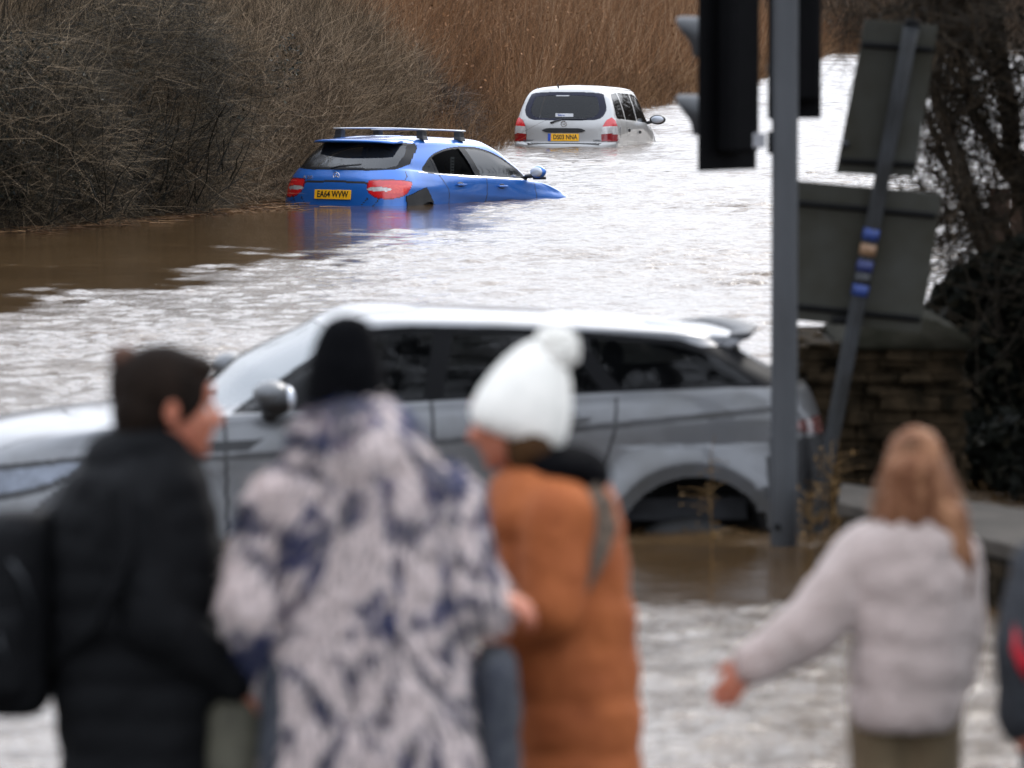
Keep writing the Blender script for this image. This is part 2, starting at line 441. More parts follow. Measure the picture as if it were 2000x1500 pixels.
veg('twig', [tB], m_whip, hedgeB, origin=(-2.4, 80, 0))
veg('upright_shoot', [tB2], m_whip, hedgeB, origin=(-2.4, 80, 0))

# ---- D: bramble mound with seed heads between the two cars
n = 15000
c = np.array([-1.85, 94.5, 0]); u = RNG.normal(0, 1, (n, 3)); u /= np.linalg.norm(u, axis=1, keepdims=True); u[:, 2] = np.abs(u[:, 2])
rr = RNG.random(n) ** .35
P = c + u * rr[:, None] * np.array([1.1, 3.0, 1.45]) * (1 + .15 * np.sin(u[:, 0:1] * 9))
d = u + RNG.normal(0, .7, (n, 3))
tD = twigs(P, d, RNG.uniform(.15, .55, n), RNG.uniform(.0025, .005, n), np.stack([fn(n, .1), fn(n, .1), -.15 * RNG.random(n)], -1), 3)
bram = empty('bramble_bush', (-1.35, 95.5, 0))
tag(bram, 'low dark bramble mound with pale seed heads beside the silver people carrier', 'bush')
veg('cane', [tD], m_bram, bram, origin=(-1.35, 95.5, 0))
n = 15000
u = RNG.normal(0, 1, (n, 3)); u /= np.linalg.norm(u, axis=1, keepdims=True); u[:, 2] = np.abs(u[:, 2])
P = c + u * (RNG.random(n) ** .2)[:, None] * np.array([1.15, 3.1, 1.5])
veg('leaf', [leaves(P, RNG.uniform(.015, .035, n))], m_bram, bram, origin=(-1.35, 95.5, 0))

# ---- C: rust coloured brush and reeds on the far bank
def brush(n, y0, y1, off0, off1, Lr, rr, lean, power=1.0):
    Y = y0 + (y1 - y0) * RNG.random(n) ** power
    off = RNG.uniform(off0, off1, n)
    X = bank_point(Y) - off
    zb = ground_z(X, Y) + .5 * (RNG.random(n) < .5) * RNG.random(n)
    cl = np.array([mnoise.noise(Vector((a_ * .6, b_ * .12, 0))) for a_, b_ in zip(X, Y)])
    lean = lean + .35 * np.array([mnoise.noise(Vector((a_ * .4 + 9, b_ * .1, 3))) for a_, b_ in zip(X, Y)])
    d = np.stack([lean + fn(n, .24) * (1 + 2.0 * (RNG.random(n) > .75)), fn(n, .3), 1 + 0 * Y], -1)
    k = np.clip(Y / 100, .9, 2.2)
    return twigs(np.stack([X, Y, zb - .05], -1), d, RNG.uniform(*Lr, n) * (1 + .5 * cl),  RNG.uniform(*rr, n) * k, np.stack([fn(n, .2), fn(n, .15), -.1 * RNG.random(n)], -1), 3, .3, np.clip(RNG.random(n) * .8 + .1 + .45 * cl, 0, 1))
tC = [brush(46000, 84, 300, .4, 7.5, (.7, 2.4), (.002, .005), .02, 1.5),
      brush(24000, 70, 200, 3.0, 9.5, (1.6, 3.6), (.002, .005), .02, 1.2)]
sd_ = [RNG.permutation(len(q[3]))[:5000] for q in tC]
for q, i in zip(list(tC), sd_): tC.append(leaves(q[3][i, -1], RNG.uniform(.02, .05, len(i)), .45 + .35 * RNG.random(len(i))))
br = veg('brush', tC, m_rust)
tag(br, 'rust brown dry brush and reeds covering the bank', 'brush', kind='stuff')
tG = [brush(34000, 86, 300, -.35, 1.6, (.25, .8), (.003, .006), .05, 1.5)]
gr = veg('dead_grass', tG, m_grass)
tag(gr, 'pale orange dead grass at the water edge behind the silver car', 'grass', kind='stuff')
# distant far side brush closing the view
n = 16000
Xf = RNG.uniform(10, 70, n); Yf = 288 + 9 * RNG.random(n) + (Xf - 15) * .35
zf = RNG.uniform(0, 3.6, n)
tF = twigs(np.stack([Xf, Yf, zf], -1), np.stack([fn(n, .4), fn(n, .2), .9 + 0 * Xf], -1), RNG.uniform(.8, 2.6, n), RNG.uniform(.01, .03, n), np.stack([fn(n, .2), fn(n, .2), 0 * Xf], -1), 3)
fb = veg('far_brush', [tF], tone_mat('far_brush', [(0, (.03, .02, .012)), (.5, (.075, .045, .026)), (1, (.14, .09, .055))]))
tag(fb, 'brown scrub along the far side of the flood', 'brush', kind='stuff')

# trees along the right-hand side of the flood, just outside the frame
n = 26000
t_ = RNG.random(n); Yr = 62 + t_ * 215; Xr = .094 * Yr + 4.5 + RNG.uniform(0, 6, n)
zr = RNG.uniform(-.3, 6.5, n) * (.75 + .25 * np.sin(Yr * .23))
tR = twigs(np.stack([Xr, Yr, zr], -1), np.stack([fn(n, .6), fn(n, .6), .7 + fn(n, .4)], -1), RNG.uniform(.8, 2.6, n), RNG.uniform(.02, .06, n), np.stack([fn(n, .2), fn(n, .2), 0 * Xr], -1), 2)
rt = veg('tree_belt', [tR], tone_mat('tree_belt', [(0, (.02, .015, .01)), (.5, (.05, .036, .025)), (1, (.09, .065, .045))]))
tag(rt, 'bare brown trees and scrub along the right side of the flood', 'trees', kind='stuff')

# flotsam along the hedge foot
n = 500; Yd = RNG.uniform(56, 70, n); Xd = bank_point(Yd) + .55 + .25 * fn(n)
td = twigs(np.stack([Xd, Yd, .012 + 0 * Xd], -1), np.stack([fn(n), fn(n, .5), fn(n, .03)], -1), RNG.uniform(.05, .4, n), RNG.uniform(.003, .009, n), np.stack([fn(n, .03), fn(n, .03), 0 * Xd], -1), 3)
ld = leaves(np.stack([RNG.uniform(-6, -1.5, 500), RNG.uniform(50, 68, 500), np.full(500, .012)], -1), RNG.uniform(.006, .014, 500))
tag(veg('floating_litter', [td], m_grass), 'twigs and dead leaves floating along the foot of the hedge', 'flotsam', kind='stuff')

def bank_sapling(px, Y, h, r, label):
    b0 = at(px, 400, Y); root_ = (b0.x, Y, float(ground_z(np.array([b0.x]), np.array([Y]))[0]) - .1)
    t_ = empty('sapling', root_); tag(t_, label, 'tree')
    MB().tube([(0, 0, 0), (.03, 0, h * .4), (-.02, .02, h * .75), (.04, 0, h)], [r, r * .8, r * .5, r * .15], 8).build('trunk', m_bark, t_, True)
    n = 60; k = RNG.uniform(.35, 1, n)
    veg('branch', [twigs(np.stack([0 * k, 0 * k, k * h], -1), np.stack([fn(n, .6), fn(n, .6), .8 + 0 * k], -1), RNG.uniform(.4, 1.1, n), np.full(n, r * .12), np.stack([0 * k, 0 * k, .1 + 0 * k], -1), 4)], m_whip, t_)
bank_sapling(8, 63.5, 5.2, .055, 'dark thin trunk standing above the hedge at the left edge')
bank_sapling(395, 73, 5.0, .03, 'slender pale sapling above the hedge left of the blue car')
# ================================================================ car bodies
def pchip(xk, yk, x):
    xk = np.asarray(xk, float); yk = np.asarray(yk, float); x = np.asarray(x, float)
    if len(xk) == 1: return np.full(x.shape, yk[0])
    sh = yk.shape; y2 = yk.reshape(len(xk), -1)
    h = np.diff(xk)[:, None]; dl = np.diff(y2, axis=0) / h
    m = np.zeros_like(y2); m[0] = dl[0]; m[-1] = dl[-1]
    if len(xk) > 2:
        s = dl[:-1] * dl[1:] > 0
        with np.errstate(divide='ignore', invalid='ignore'):
            hm = 3 * (h[:-1] + h[1:]) / ((2 * h[1:] + h[:-1]) / dl[:-1] + (h[1:] + 2 * h[:-1]) / dl[1:])
        m[1:-1] = np.where(s, np.nan_to_num(hm), 0)
    xc = np.clip(x, xk[0], xk[-1])
    i = np.clip(np.searchsorted(xk, xc) - 1, 0, len(xk) - 2)
    hh = (xk[i + 1] - xk[i]); t = ((xc - xk[i]) / hh)
    t = t[:, None]; hh = hh[:, None]
    r = (1 + 2 * t) * (1 - t) ** 2 * y2[i] + t * (1 - t) ** 2 * hh * m[i] + t * t * (3 - 2 * t) * y2[i + 1] + t * t * (t - 1) * hh * m[i + 1]
    return r.reshape((len(x),) + sh[1:])
def pip(px, py, poly):
    inside = np.zeros(px.shape, bool); n = len(poly); j = n - 1
    for i in range(n):
        xi, yi = poly[i]; xj, yj = poly[j]
        if yi != yj:
            c = ((yi > py) != (yj > py)) & (px < (xj - xi) * (py - yi) / (yj - yi) + xi)
            inside ^= c
        j = i
    return inside
def polyline_near(px, py, pts, wd):
    r = np.zeros(px.shape, bool)
    for (x0, y0), (x1, y1) in zip(pts[:-1], pts[1:]):
        dx, dy = x1 - x0, y1 - y0; L2 = dx * dx + dy * dy + 1e-12
        t = np.clip(((px - x0) * dx + (py - y0) * dy) / L2, 0, 1)
        r |= np.hypot(px - x0 - t * dx, py - y0 - t * dy) < wd
    return r
def smooth_poly(pts, n=6):
    """closed Catmull-Rom through pts"""
    out = []; k = len(pts)
    for i in range(k):
        p0, p1, p2, p3 = [np.array(pts[(i + q) % k]) for q in (-1, 0, 1, 2)]
        for j in range(n):
            t = j / n
            out.append(tuple(.5 * ((2 * p1) + (-p0 + p2) * t + (2 * p0 - 5 * p1 + 4 * p2 - p3) * t * t + (-p0 + 3 * p1 - 3 * p2 + p3) * t ** 3)))
    return out
class CarBody:
    """shell of concentric rings; regions are cut out of it as parts"""
    def __init__(s, rings, xk, nt=8, nr=44, ns=200, nf=44, mod=None):
        P = []
        xk = np.array(xk)
        for r in rings:
            nrp, nfp = r.get('nr', 3.0), r.get('nf', 2.6)
            xa, xb = r['xr'] + r['a'], r['xf'] - r['b']
            wf = lambda x: pchip(xk, r['w'], x); zf = lambda x: pchip(xk, r['z'], x)
            ph = np.linspace(0, 1, nr, endpoint=False) * math.pi / 2
            sn, cs = np.sin(ph), np.cos(ph)
            y1 = wf(np.full(nr, xa)) * sn ** (2 / nrp); x1 = xa - r['a'] * cs ** (2 / nrp)
            k = sm(y1 / max(r['w'][0], 1e-6), .55, 1.0); z1 = r['zr'] + (zf(x1) - r['zr']) * k
            x2 = np.linspace(xa, xb, ns); y2 = wf(x2); z2 = zf(x2)
            ph = np.linspace(0, 1, nf + 1)[1:] * math.pi / 2
            sn, cs = np.sin(ph), np.cos(ph)
            y3 = wf(np.full(nf, xb)) * cs ** (2 / nfp); x3 = xb + r['b'] * sn ** (2 / nfp)
            k = sm(y3 / max(wf(np.array([xb]))[0], 1e-6), .45, 1.0); z3 = r['zf'] + (zf(x3) - r['zf']) * k
            P.append(np.stack([np.concatenate([x1, x2, x3]), np.concatenate([y1, y2, y3]), np.concatenate([z1, z2, z3])], -1))
        P = np.array(P)
        tk = np.cumsum([0] + [r.get('dt', 1.0) for r in rings[1:]])
        tt = np.concatenate([np.linspace(tk[i], tk[i + 1], max(2, int(nt * rings[i + 1].get('n', 1))), endpoint=False) for i in range(len(tk) - 1)] + [[tk[-1]]])
        H = pchip(tk, P, tt)                        # (T, U, 3) half shell on +y
        if mod is not None: H = mod(H)
        s.H = H
        T, U, _ = H.shape
        seg = np.linalg.norm(np.diff(H[:, :, :2], axis=1), axis=2)
        s.S = np.concatenate([np.zeros((T, 1)), np.cumsum(seg, 1)], 1)
        s.SF = s.S[:, -1:] - s.S
        s.parts = {}
    def grid(s, side):
        V = s.H.copy(); V[:, :, 1] *= side
        return V
    def cut(s, regions, seams, mats, parent, body_mat, body_name='body', trims=()):
        T, U, _ = s.H.shape
        i = np.arange(T - 1)[:, None] * U + np.arange(U - 1)[None, :]
        Fq = np.stack([i, i + 1, i + U + 1, i + U], -1).reshape(-1, 4)
        def cen(A): return .25 * (A[:-1, :-1] + A[1:, :-1] + A[1:, 1:] + A[:-1, 1:]).reshape(-1)
        cx, cy, cz, cs, cf = cen(s.H[..., 0]), cen(s.H[..., 1]), cen(s.H[..., 2]), cen(s.S), cen(s.SF)
        du = np.gradient(s.H, axis=1); dv = np.gradient(s.H, axis=0); N = np.cross(du, dv)
        ln = np.linalg.norm(N, axis=2, keepdims=True); ln[ln < 1e-9] = 1; N = N / ln
        # orientation: outwards
        if N[T // 3, U // 2, 1] < 0: N = -N
        lab = np.zeros(len(cx), int)
        def coords(sys):
            return {'side': (cx, cz), 'rear': (cs, cz), 'front': (cf, cz), 'top': (cx, cy)}[sys]
        for k, rg in enumerate(regions):
            a, b = coords(rg['sys'])
            m = pip(a, b, rg['poly'])
            if 'zmin' in rg: m &= cz > rg['zmin']
            if rg['sys'] in ('rear',): m &= cx < 1.2
            if rg['sys'] == 'front': m &= cx > 2.0
            if rg['sys'] == 'side': m &= cy > rg.get('ymin', .35)
            if 'circ' in rg: pass
            m &= lab == 0
            lab[m] = k + 1
        midx = np.zeros(len(cx), int)
        for (sys, pts, wd, mi) in seams:
            a, b = coords(sys); m = polyline_near(a, b, pts, wd)
            if sys == 'side': m &= (cy > .4)
            if sys == 'rear': m &= cx < 1.0
            midx[m] = mi
        objs = {}
        def make(name, faces_mask, inset, mat, sides, par, smid=None):
            Vs, Fs, Ms = [], [], []; o = 0
            for sd in sides:
                fidx = np.nonzero(faces_mask if not callable(faces_mask) else faces_mask(sd))[0]
                H = s.H - N * inset
                V = H.reshape(-1, 3).copy(); V[:, 1] *= sd
                fc = Fq[fidx]
                if sd > 0: fc = fc[:, ::-1]
                used, inv = np.unique(fc, return_inverse=True)
                Vs.append(V[used]); Fs.append(inv.reshape(fc.shape) + o); o += len(used)
                Ms.append(midx[fidx] if smid else np.zeros(len(fidx), int))
            ob = raw_mesh(name, np.concatenate(Vs), np.concatenate(Fs), mat, par, True, np.concatenate(Ms))
            if len(sides) == 2:
                bm = bmesh.new(); bm.from_mesh(ob.data); bmesh.ops.remove_doubles(bm, verts=bm.verts, dist=2e-4)
                bmesh.ops.recalc_face_normals(bm, faces=bm.faces)
                bm.to_mesh(ob.data); bm.free()
            return ob
        one = [(k + 1, rg['sides'][0][0]) for k, rg in enumerate(regions) if rg.get('sides')]
        def body_mask(sd):
            m = lab == 0
            for kk, s1 in one:
                if sd != s1: m = m | (lab == kk)
            return m
        objs['body'] = make(body_name, body_mask, 0, [body_mat] + list(trims), (1, -1), parent, True)
        for k, rg in enumerate(regions):
            if rg.get('skip'): continue
            m = lab == k + 1
            sides = rg.get('sides') or ([(1, -1)] if rg.get('centre') else [(1,), (-1,)])
            for sds in sides:
                par = parent
                if rg.get('parent'):
                    par = objs.get((rg['parent'], sds[0])) or objs.get((rg['parent'], 1)) or parent
                mt = rg['mat']
                ob = make(rg['name'], m, rg.get('inset', .003), [mt] + list(trims), sds, par, rg.get('seam'))
                objs[(rg.get('key', rg['name']), sds[0])] = ob
        return objs
    def surf(s, sys, a, b, side=1):
        """surface point and normal nearest to region coordinates (a,b)"""
        A = {'side': s.H[..., 0], 'rear': s.S, 'front': s.SF}[sys]; B = s.H[..., 2]
        dd = (A - a) ** 2 + (B - b) ** 2
        if sys == 'side': dd = dd + 10 * (s.H[..., 1] < .4)
        if sys == 'rear': dd = dd + 10 * (s.H[..., 0] > 1.2)
        i, j = np.unravel_index(np.argmin(dd), dd.shape)
        T, U, _ = s.H.shape
        i0, i1, j0, j1 = max(i - 2, 0), min(i + 2, T - 1), max(j - 2, 0), min(j + 2, U - 1)
        n = np.cross(s.H[i, j1] - s.H[i, j0], s.H[i1, j] - s.H[i0, j]); n /= np.linalg.norm(n) + 1e-9
        p = s.H[i, j]
        if np.dot(n, p - np.array([2.1, 0, .7])) < 0: n = -n
        return Vector((p[0], p[1] * side, p[2])), Vector((n[0], n[1] * side, n[2]))

def car_paint(name, col, metal=.5, rough=.35, dirt=None, coat=1.0, lo=.45, hi=.75):
    m, t, b = nodes(name)
    b.inputs['Metallic'].default_value = metal; b.inputs['Coat Weight'].default_value = coat; b.inputs['Coat Roughness'].default_value = .04
    b.inputs['Roughness'].default_value = rough
    if dirt is not None:
        f = noise_fac(t, 2.2, 6); c = ramp(t, f, [(lo, col), (hi, dirt)]); L_(t, c, b.inputs['Base Color'])
        r2 = ramp(t, f, [(lo, (rough,) * 3), (hi, (.6,) * 3)]); L_(t, r2, b.inputs['Roughness'])
    else:
        f = noise_fac(t, 1.5, 5); L_(t, ramp(t, f, [(.3, tuple(q * .9 for q in col)), (.7, col)]), b.inputs['Base Color'])
    return m
def glass_mat(name, tint=(.04, .045, .05), see=.35, rough=.02, ior=1.42):
    m = bpy.data.materials.new(name); m.use_nodes = True; t = m.node_tree
    for q in list(t.nodes): t.nodes.remove(q)
    o = t.nodes.new('ShaderNodeOutputMaterial'); g = t.nodes.new('ShaderNodeBsdfGlossy'); g.inputs['Roughness'].default_value = rough
    tr = t.nodes.new('ShaderNodeBsdfTransparent'); tr.inputs[0].default_value = (see, see * 1.04, see * 1.02, 1)
    df = t.nodes.new('ShaderNodeBsdfDiffuse'); df.inputs[0].default_value = tint + (1,)
    m1 = t.nodes.new('ShaderNodeMixShader'); m1.inputs[0].default_value = .25; L_(t, tr.outputs[0], m1.inputs[1]); L_(t, df.outputs[0], m1.inputs[2])
    fr = t.nodes.new('ShaderNodeFresnel'); fr.inputs[0].default_value = ior
    m2 = t.nodes.new('ShaderNodeMixShader'); L_(t, fr.outputs[0], m2.inputs[0]); L_(t, m1.outputs[0], m2.inputs[1]); L_(t, g.outputs[0], m2.inputs[2])
    L_(t, m2.outputs[0], o.inputs[0]); return m
m_glass = glass_mat('tinted_glass', (.02, .022, .025), .30)
m_glassd = glass_mat('dark_glass', (.006, .0065, .007), .10, ior=1.33)
m_glassr = glass_mat('sky_lit_glass', (.03, .033, .037), .28, ior=1.75)
m_open = glass_mat('open_window', (.002, .002, .002), .25, ior=1.05)
m_pil = pm('gloss_pillar', (.006, .006, .007), None, 5, .35, spec=.2)
m_blk = pm('black_plastic', (.018, .018, .019), (.010, .010, .011), 12, .45, bmp=.15, bscale=60)
m_blkmat = pm('matt_black', (.022, .021, .020), (.012, .012, .012), 6, .8, bmp=.2, bscale=40)
m_rub = pm('rubber', (.020, .020, .020), (.012, .011, .010), 10, .75)
m_red = pm('red_lens', (.62, .012, .016), (.50, .008, .012), 20, .12, coat=1)
m_redo = pm('orange_red_lens', (.75, .06, .03), (.6, .02, .02), 40, .12, coat=1)
m_redd = pm('dark_red_lens', (.26, .006, .01), (.20, .006, .01), 20, .12, coat=1)
m_clear = pm('clear_lens', (.62, .60, .58), (.45, .43, .42), 30, .15, coat=1, metal=.2)
m_chrome = pm('bright_trim', (.85, .86, .88), (.7, .7, .72), 10, .18, metal=1)
m_mirr = pm('mirror_glass', (.50, .52, .56), (.42, .44, .48), 9, .25, metal=.3)
m_yel = pm('number_plate_yellow', (.92, .47, .015), (.82, .40, .012), 9, .35)
m_eub = pm('plate_blue', (.02, .08, .45), None, 9, .4)
m_char = pm('plate_black', (.01, .01, .01), None, 9, .5)
m_seat = pm('car_seat', (.030, .031, .035), (.018, .018, .02), 12, .85)
m_seatg = pm('grey_car_seat', (.12, .125, .13), (.08, .08, .085), 12, .85)
m_grey = pm('grey_text', (.08, .08, .09), None, 9, .4)
m_white = pm('white_sticker', (.75, .76, .78), (.65, .66, .68), 12, .5)

def text_mesh(name, s, size, m, parent, loc, xdir, ydir, ext=.002, sx=1.0):
    c = bpy.data.curves.new(name, 'FONT'); c.body = s; c.size = size; c.align_x = 'CENTER'; c.align_y = 'CENTER'; c.extrude = ext; c.offset = size * .022
    tmp = bpy.data.objects.new('tmp', c); COL.objects.link(tmp)
    dg = bpy.context.evaluated_depsgraph_get(); me = bpy.data.meshes.new_from_object(tmp.evaluated_get(dg))
    bpy.data.objects.remove(tmp); me.name = name
    me.materials.clear(); me.materials.append(m)
    o = bpy.data.objects.new(name, me); link(o, parent)
    x = Vector(xdir).normalized(); y = Vector(ydir).normalized(); z = x.cross(y)
    M = Matrix((x * sx, y, z)).transposed().to_4x4(); M.translation = Vector(loc)
    o.matrix_local = M
    return o
def wheel(parent, c, r, wdt, side):
    b = MB(); prof = [(r * .62, -.5), (r * .9, -.5), (r * .985, -.36), (r, -.2), (r, .2), (r * .985, .36), (r * .9, .5), (r * .62, .5)]
    n = 40; rings = [[(c[0] + p[0] * math.cos(2 * math.pi * k / n), c[1] + p[1] * wdt, c[2] + p[0] * math.sin(2 * math.pi * k / n)) for k in range(n)] for p in prof]
    rings.append(rings[0])
    w_ = empty_child('wheel', parent)
    t = b.loft(rings, cap=False).build('tyre', m_rub, w_, True)
    b = MB(); yo = c[1] + side * wdt * .36
    rr = [[(c[0] + q * math.cos(2 * math.pi * k / n), y, c[2] + q * math.sin(2 * math.pi * k / n)) for k in range(n)] for q, y in ((r * .66, yo - side * .12), (r * .66, yo), (r * .60, yo), (r * .58, yo - side * .02), (r * .58, yo - side * .12))]
    b.loft(rr, cap=True)
    for k in range(5):
        a = 2 * math.pi * k / 5 + .3
        for da in (-.12, .12):
            b.tube([(c[0] + .04 * math.cos(a), yo - side * .01, c[2] + .04 * math.sin(a)), (c[0] + r * .6 * math.cos(a + da), yo - side * .015, c[2] + r * .6 * math.sin(a + da))], [.028, .022], 6)
    b.tube([(c[0], yo - side * .03, c[2]), (c[0], yo + side * .005, c[2])], .05, 12)
    b.build('rim', m_alloy, w_, False)
    return w_
m_alloy = pm('alloy', (.30, .30, .31), (.12, .11, .10), 8, .45, metal=.7)
def empty_child(name, parent):
    o = bpy.data.objects.new(name, None); COL.objects.link(o); o.parent = parent; o.empty_display_size = .1; return o
def plate(parent, p, n, text, w_=.52, h_=.111, blue=False):
    """number plate at p facing n (pointing back and slightly up)"""
    n = Vector(n).normalized(); x = Vector((0, -1, 0)); y = n.cross(x).normalized()
    if y.z < 0: y = -y
    b = MB(); b.prism([(-w_/2, -h_/2), (w_/2, -h_/2), (w_/2, h_/2), (-w_/2, h_/2)], (x, y, n), .006, p)
    pl = b.build('number_plate', m_yel, parent, bevel=.003)
    off = .03 if blue else 0
    text_mesh('plate_lettering', text, .108, m_char, pl, Vector(p) + n * .0075 + x * off, x, y, .001, .80)
    if blue:
        MB().prism([(-w_/2, -h_/2), (-w_/2 + .05, -h_/2), (-w_/2 + .05, h_/2), (-w_/2, h_/2)], (x, y, n), .0015, Vector(p) + n * .0065).build('blue_band', m_eub, pl)
    return pl
def seats(parent, mat, x0, zf, rows, y=.36, hw=.24, top=.62):
    for x in rows:
        for sy in (-1, 1):
            b = MB()
            b.loft([[(x + .00 + q * .5, sy * y - hw + .02, zf + .1), (x + .14 + q * .5, sy * y - hw + .02, zf + .1), (x + .14 + q * .5, sy * y + hw - .02, zf + .1), (x + q * .5, sy * y + hw - .02, zf + .1)] if k == 0 else
                    [(x - q * .18, sy * y - hw + .03, zf + .1 + top * k), (x + .12 - q * .18, sy * y - hw + .03, zf + .1 + top * k), (x + .12 - q * .18, sy * y + hw - .03, zf + .1 + top * k), (x - q * .18, sy * y + hw - .03, zf + .1 + top * k)] for k, q in ((0, 0), (.5, .3), (1, 1))])
            st = b.build('seat', mat, parent, bevel=.04)
            MB().ell((x - .14, sy * y, zf + .1 + top + .10), (.05, .13, .09)).build('headrest', mat, st, True)

# ---------------------------------------------------------------- the blue hatchback
def blue_car():
    root = empty('blue_hatchback', (0, 0, 0))
    XK = [.5, 1.3, 2.3, 3.2, 3.9]
    rings = [
        dict(xr=.30, zr=.20, a=.4, w=[.66, .74, .74, .72, .68], z=[.20] * 5, xf=4.05, zf=.2, b=.5),
        dict(xr=.07, zr=.27, a=.40, w=[.83, .85, .85, .84, .80], z=[.24] * 5, xf=4.22, zf=.22, b=.6),
        dict(xr=.00, zr=.46, a=.45, w=[.885, .885, .885, .885, .875], z=[.44] * 5, xf=4.29, zf=.45, b=.6, n=1.5, nf=3),
        dict(xr=.015, zr=.60, a=.45, w=[.875, .845, .835, .86, .865], z=[.61, .62, .60, .60, .58], xf=4.28, zf=.60, b=.6, n=1.5, nf=3),
        dict(xr=.035, zr=.78, a=.45, w=[.855, .875, .88, .885, .85], z=[.80, .77, .74, .72, .70], xf=4.22, zf=.74, b=.6, n=1.5, nf=3),
        dict(xr=.07, zr=.90, a=.45, w=[.815, .865, .88, .86, .80], z=[.91, .88, .86, .83, .785], xf=4.08, zf=.81, b=.6, n=1.3, nf=3),
        dict(xr=.13, zr=.99, a=.42, w=[.755, .835, .865, .83, .75], z=[1.01, .97, .945, .91, .83], xf=3.75, zf=.86, b=.6),
        dict(xr=.15, zr=1.02, a=.42, w=[.735, .82, .85, .79, .70], z=[1.035, .985, .96, .93, .86], xf=3.33, zf=.965, b=.42, n=.6, dt=.5),
        dict(xr=.26, zr=1.13, a=.40, w=[.69, .775, .80, .73, .7], z=[1.15, 1.12, 1.11, 1.05, 1.0], xf=3.05, zf=1.12, b=.42, n=1.3),
        dict(xr=.42, zr=1.28, a=.36, w=[.63, .69, .71, .68, .66], z=[1.27, 1.285, 1.28, 1.22, 1.15], xf=2.68, zf=1.28, b=.36, n=1.5),
        dict(xr=.50, zr=1.345, a=.34, w=[.61, .635, .645, .62, .6], z=[1.325, 1.365, 1.355, 1.32, 1.3], xf=2.50, zf=1.345, b=.34, n=1.2),
        dict(xr=.58, zr=1.372, a=.34, w=[.52, .55, .55, .52, .5], z=[1.365, 1.405, 1.395, 1.36, 1.3], xf=2.42, zf=1.372, b=.3, n=.8),
        dict(xr=.85, zr=1.405, a=.3, w=[.25, .28, .28, .25, .2], z=[1.39, 1.43, 1.42, 1.40, 1.4], xf=2.30, zf=1.40, b=.3, n=.7),
        dict(xr=1.1, zr=1.42, a=.3, w=[0] * 5, z=[1.40, 1.436, 1.427, 1.42, 1.4], xf=2.1, zf=1.415, b=.3, n=.5)]
    body = CarBody(rings, XK, nt=10, nr=56, ns=230, nf=44)
    blue = car_paint('blue_paint', (.012, .125, .47), .35, .30, coat=1, dirt=(.035, .115, .33), lo=.5, hi=.95)
    glass_poly = smooth_poly([(.76, 1.0), (.86, 1.12), (1.06, 1.22), (1.38, 1.292), (1.75, 1.318), (2.05, 1.306), (2.32, 1.25), (2.6, 1.145), (2.86, 1.02), (2.95, .955), (2.8, .948), (2.4, .957), (1.7, .968), (1.2, .98)], 4)
    def band(p, a, b):
        """part of a window band between x limits given at the bottom and top (slanted pillars)"""
        return [(a[0], .9), (b[0], .9), (b[1], 1.36), (a[1], 1.36)]
    # window panes: polygon intersections realised as ordered regions
    reg = []
    gp = np.array(glass_poly)
    def clipx(p, a, b):
        # Sutherland-Hodgman with the two slanted pillar lines
        def clip(pts, fn_):
            o = []
            for i in range(len(pts)):
                p0, p1 = pts[i], pts[(i + 1) % len(pts)]; f0, f1 = fn_(p0), fn_(p1)
                if f0 >= 0: o.append(p0)
                if f0 * f1 < 0:
                    t = f0 / (f0 - f1); o.append((p0[0] + t * (p1[0] - p0[0]), p0[1] + t * (p1[1] - p0[1])))
            return o
        fa = lambda q: (q[0] - (a[0] + (a[1] - a[0]) * (q[1] - .95) / .4))
        fb = lambda q: ((b[0] + (b[1] - b[0]) * (q[1] - .95) / .4) - q[0])
        return clip(clip(p, fa), fb)
    ins = [((x - 1.85) * .968 + 1.85, (z - 1.10) * .90 + 1.10) for x, z in glass_poly]
    reg.append(dict(name='quarter_window', sys='side', poly=clipx(ins, (.5, .5), (1.03, .90)), mat=m_glassd, inset=.006))
    reg.append(dict(name='rear_door_window', sys='side', poly=clipx(ins, (1.07, .94), (1.80, 1.60)), mat=m_open, inset=.02))
    reg.append(dict(name='front_door_window', sys='side', poly=clipx(ins, (1.92, 1.72), (4, 4)), mat=m_glassr, inset=.006))
    reg.append(dict(name='window_surround', sys='side', poly=glass_poly, mat=m_pil, inset=.004))
    belt = smooth_poly([(.73, .988), (1.5, .955), (2.3, .942), (2.97, .934), (2.97, .952), (2.3, .960), (1.5, .973), (.75, 1.006)], 3)
    reg.append(dict(name='bright_belt_trim', sys='side', poly=belt, mat=m_chrome, inset=-.003))
    # rear glass and spoiler sides
    rg = [(0, 1.045), (.35, 1.035), (.60, 1.035), (.72, 1.07), (.73, 1.20), (.66, 1.315), (.3, 1.325), (0, 1.328), (-.01, 1.2)]
    reg.append(dict(name='rear_window', sys='rear', poly=rg, mat=m_glassr, inset=.006, centre=True))
    rg2 = [(-.01, 1.005), (.40, 1.002), (.72, 1.02), (.90, 1.09), (.88, 1.28), (.80, 1.335), (.3, 1.345), (-.01, 1.345)]
    reg.append(dict(name='rear_window_surround', sys='rear', poly=rg2, mat=m_pil, inset=.003, centre=True))
    # tail lamps wrapped round the corner
    lamp = smooth_poly([(.45, .865), (.48, .895), (.70, .905), (.88, .90), (1.03, .88), (1.03, .83), (.95, .735), (.83, .685), (.68, .672), (.54, .70), (.46, .775)], 4)
    lens = smooth_poly([(.465, .80), (.58, .815), (.70, .81), (.76, .79), (.70, .765), (.58, .765), (.48, .77)], 3)
    reg.append(dict(name='lamp_reverse_lens', sys='rear', poly=lens, mat=m_clear, inset=.001, key='lens'))
    core = [((x - .80) * .55 + .84, (z - .79) * .45 + .79) for x, z in lamp]
    reg.append(dict(name='lamp_core', sys='rear', poly=core, mat=m_redo, inset=-.003))
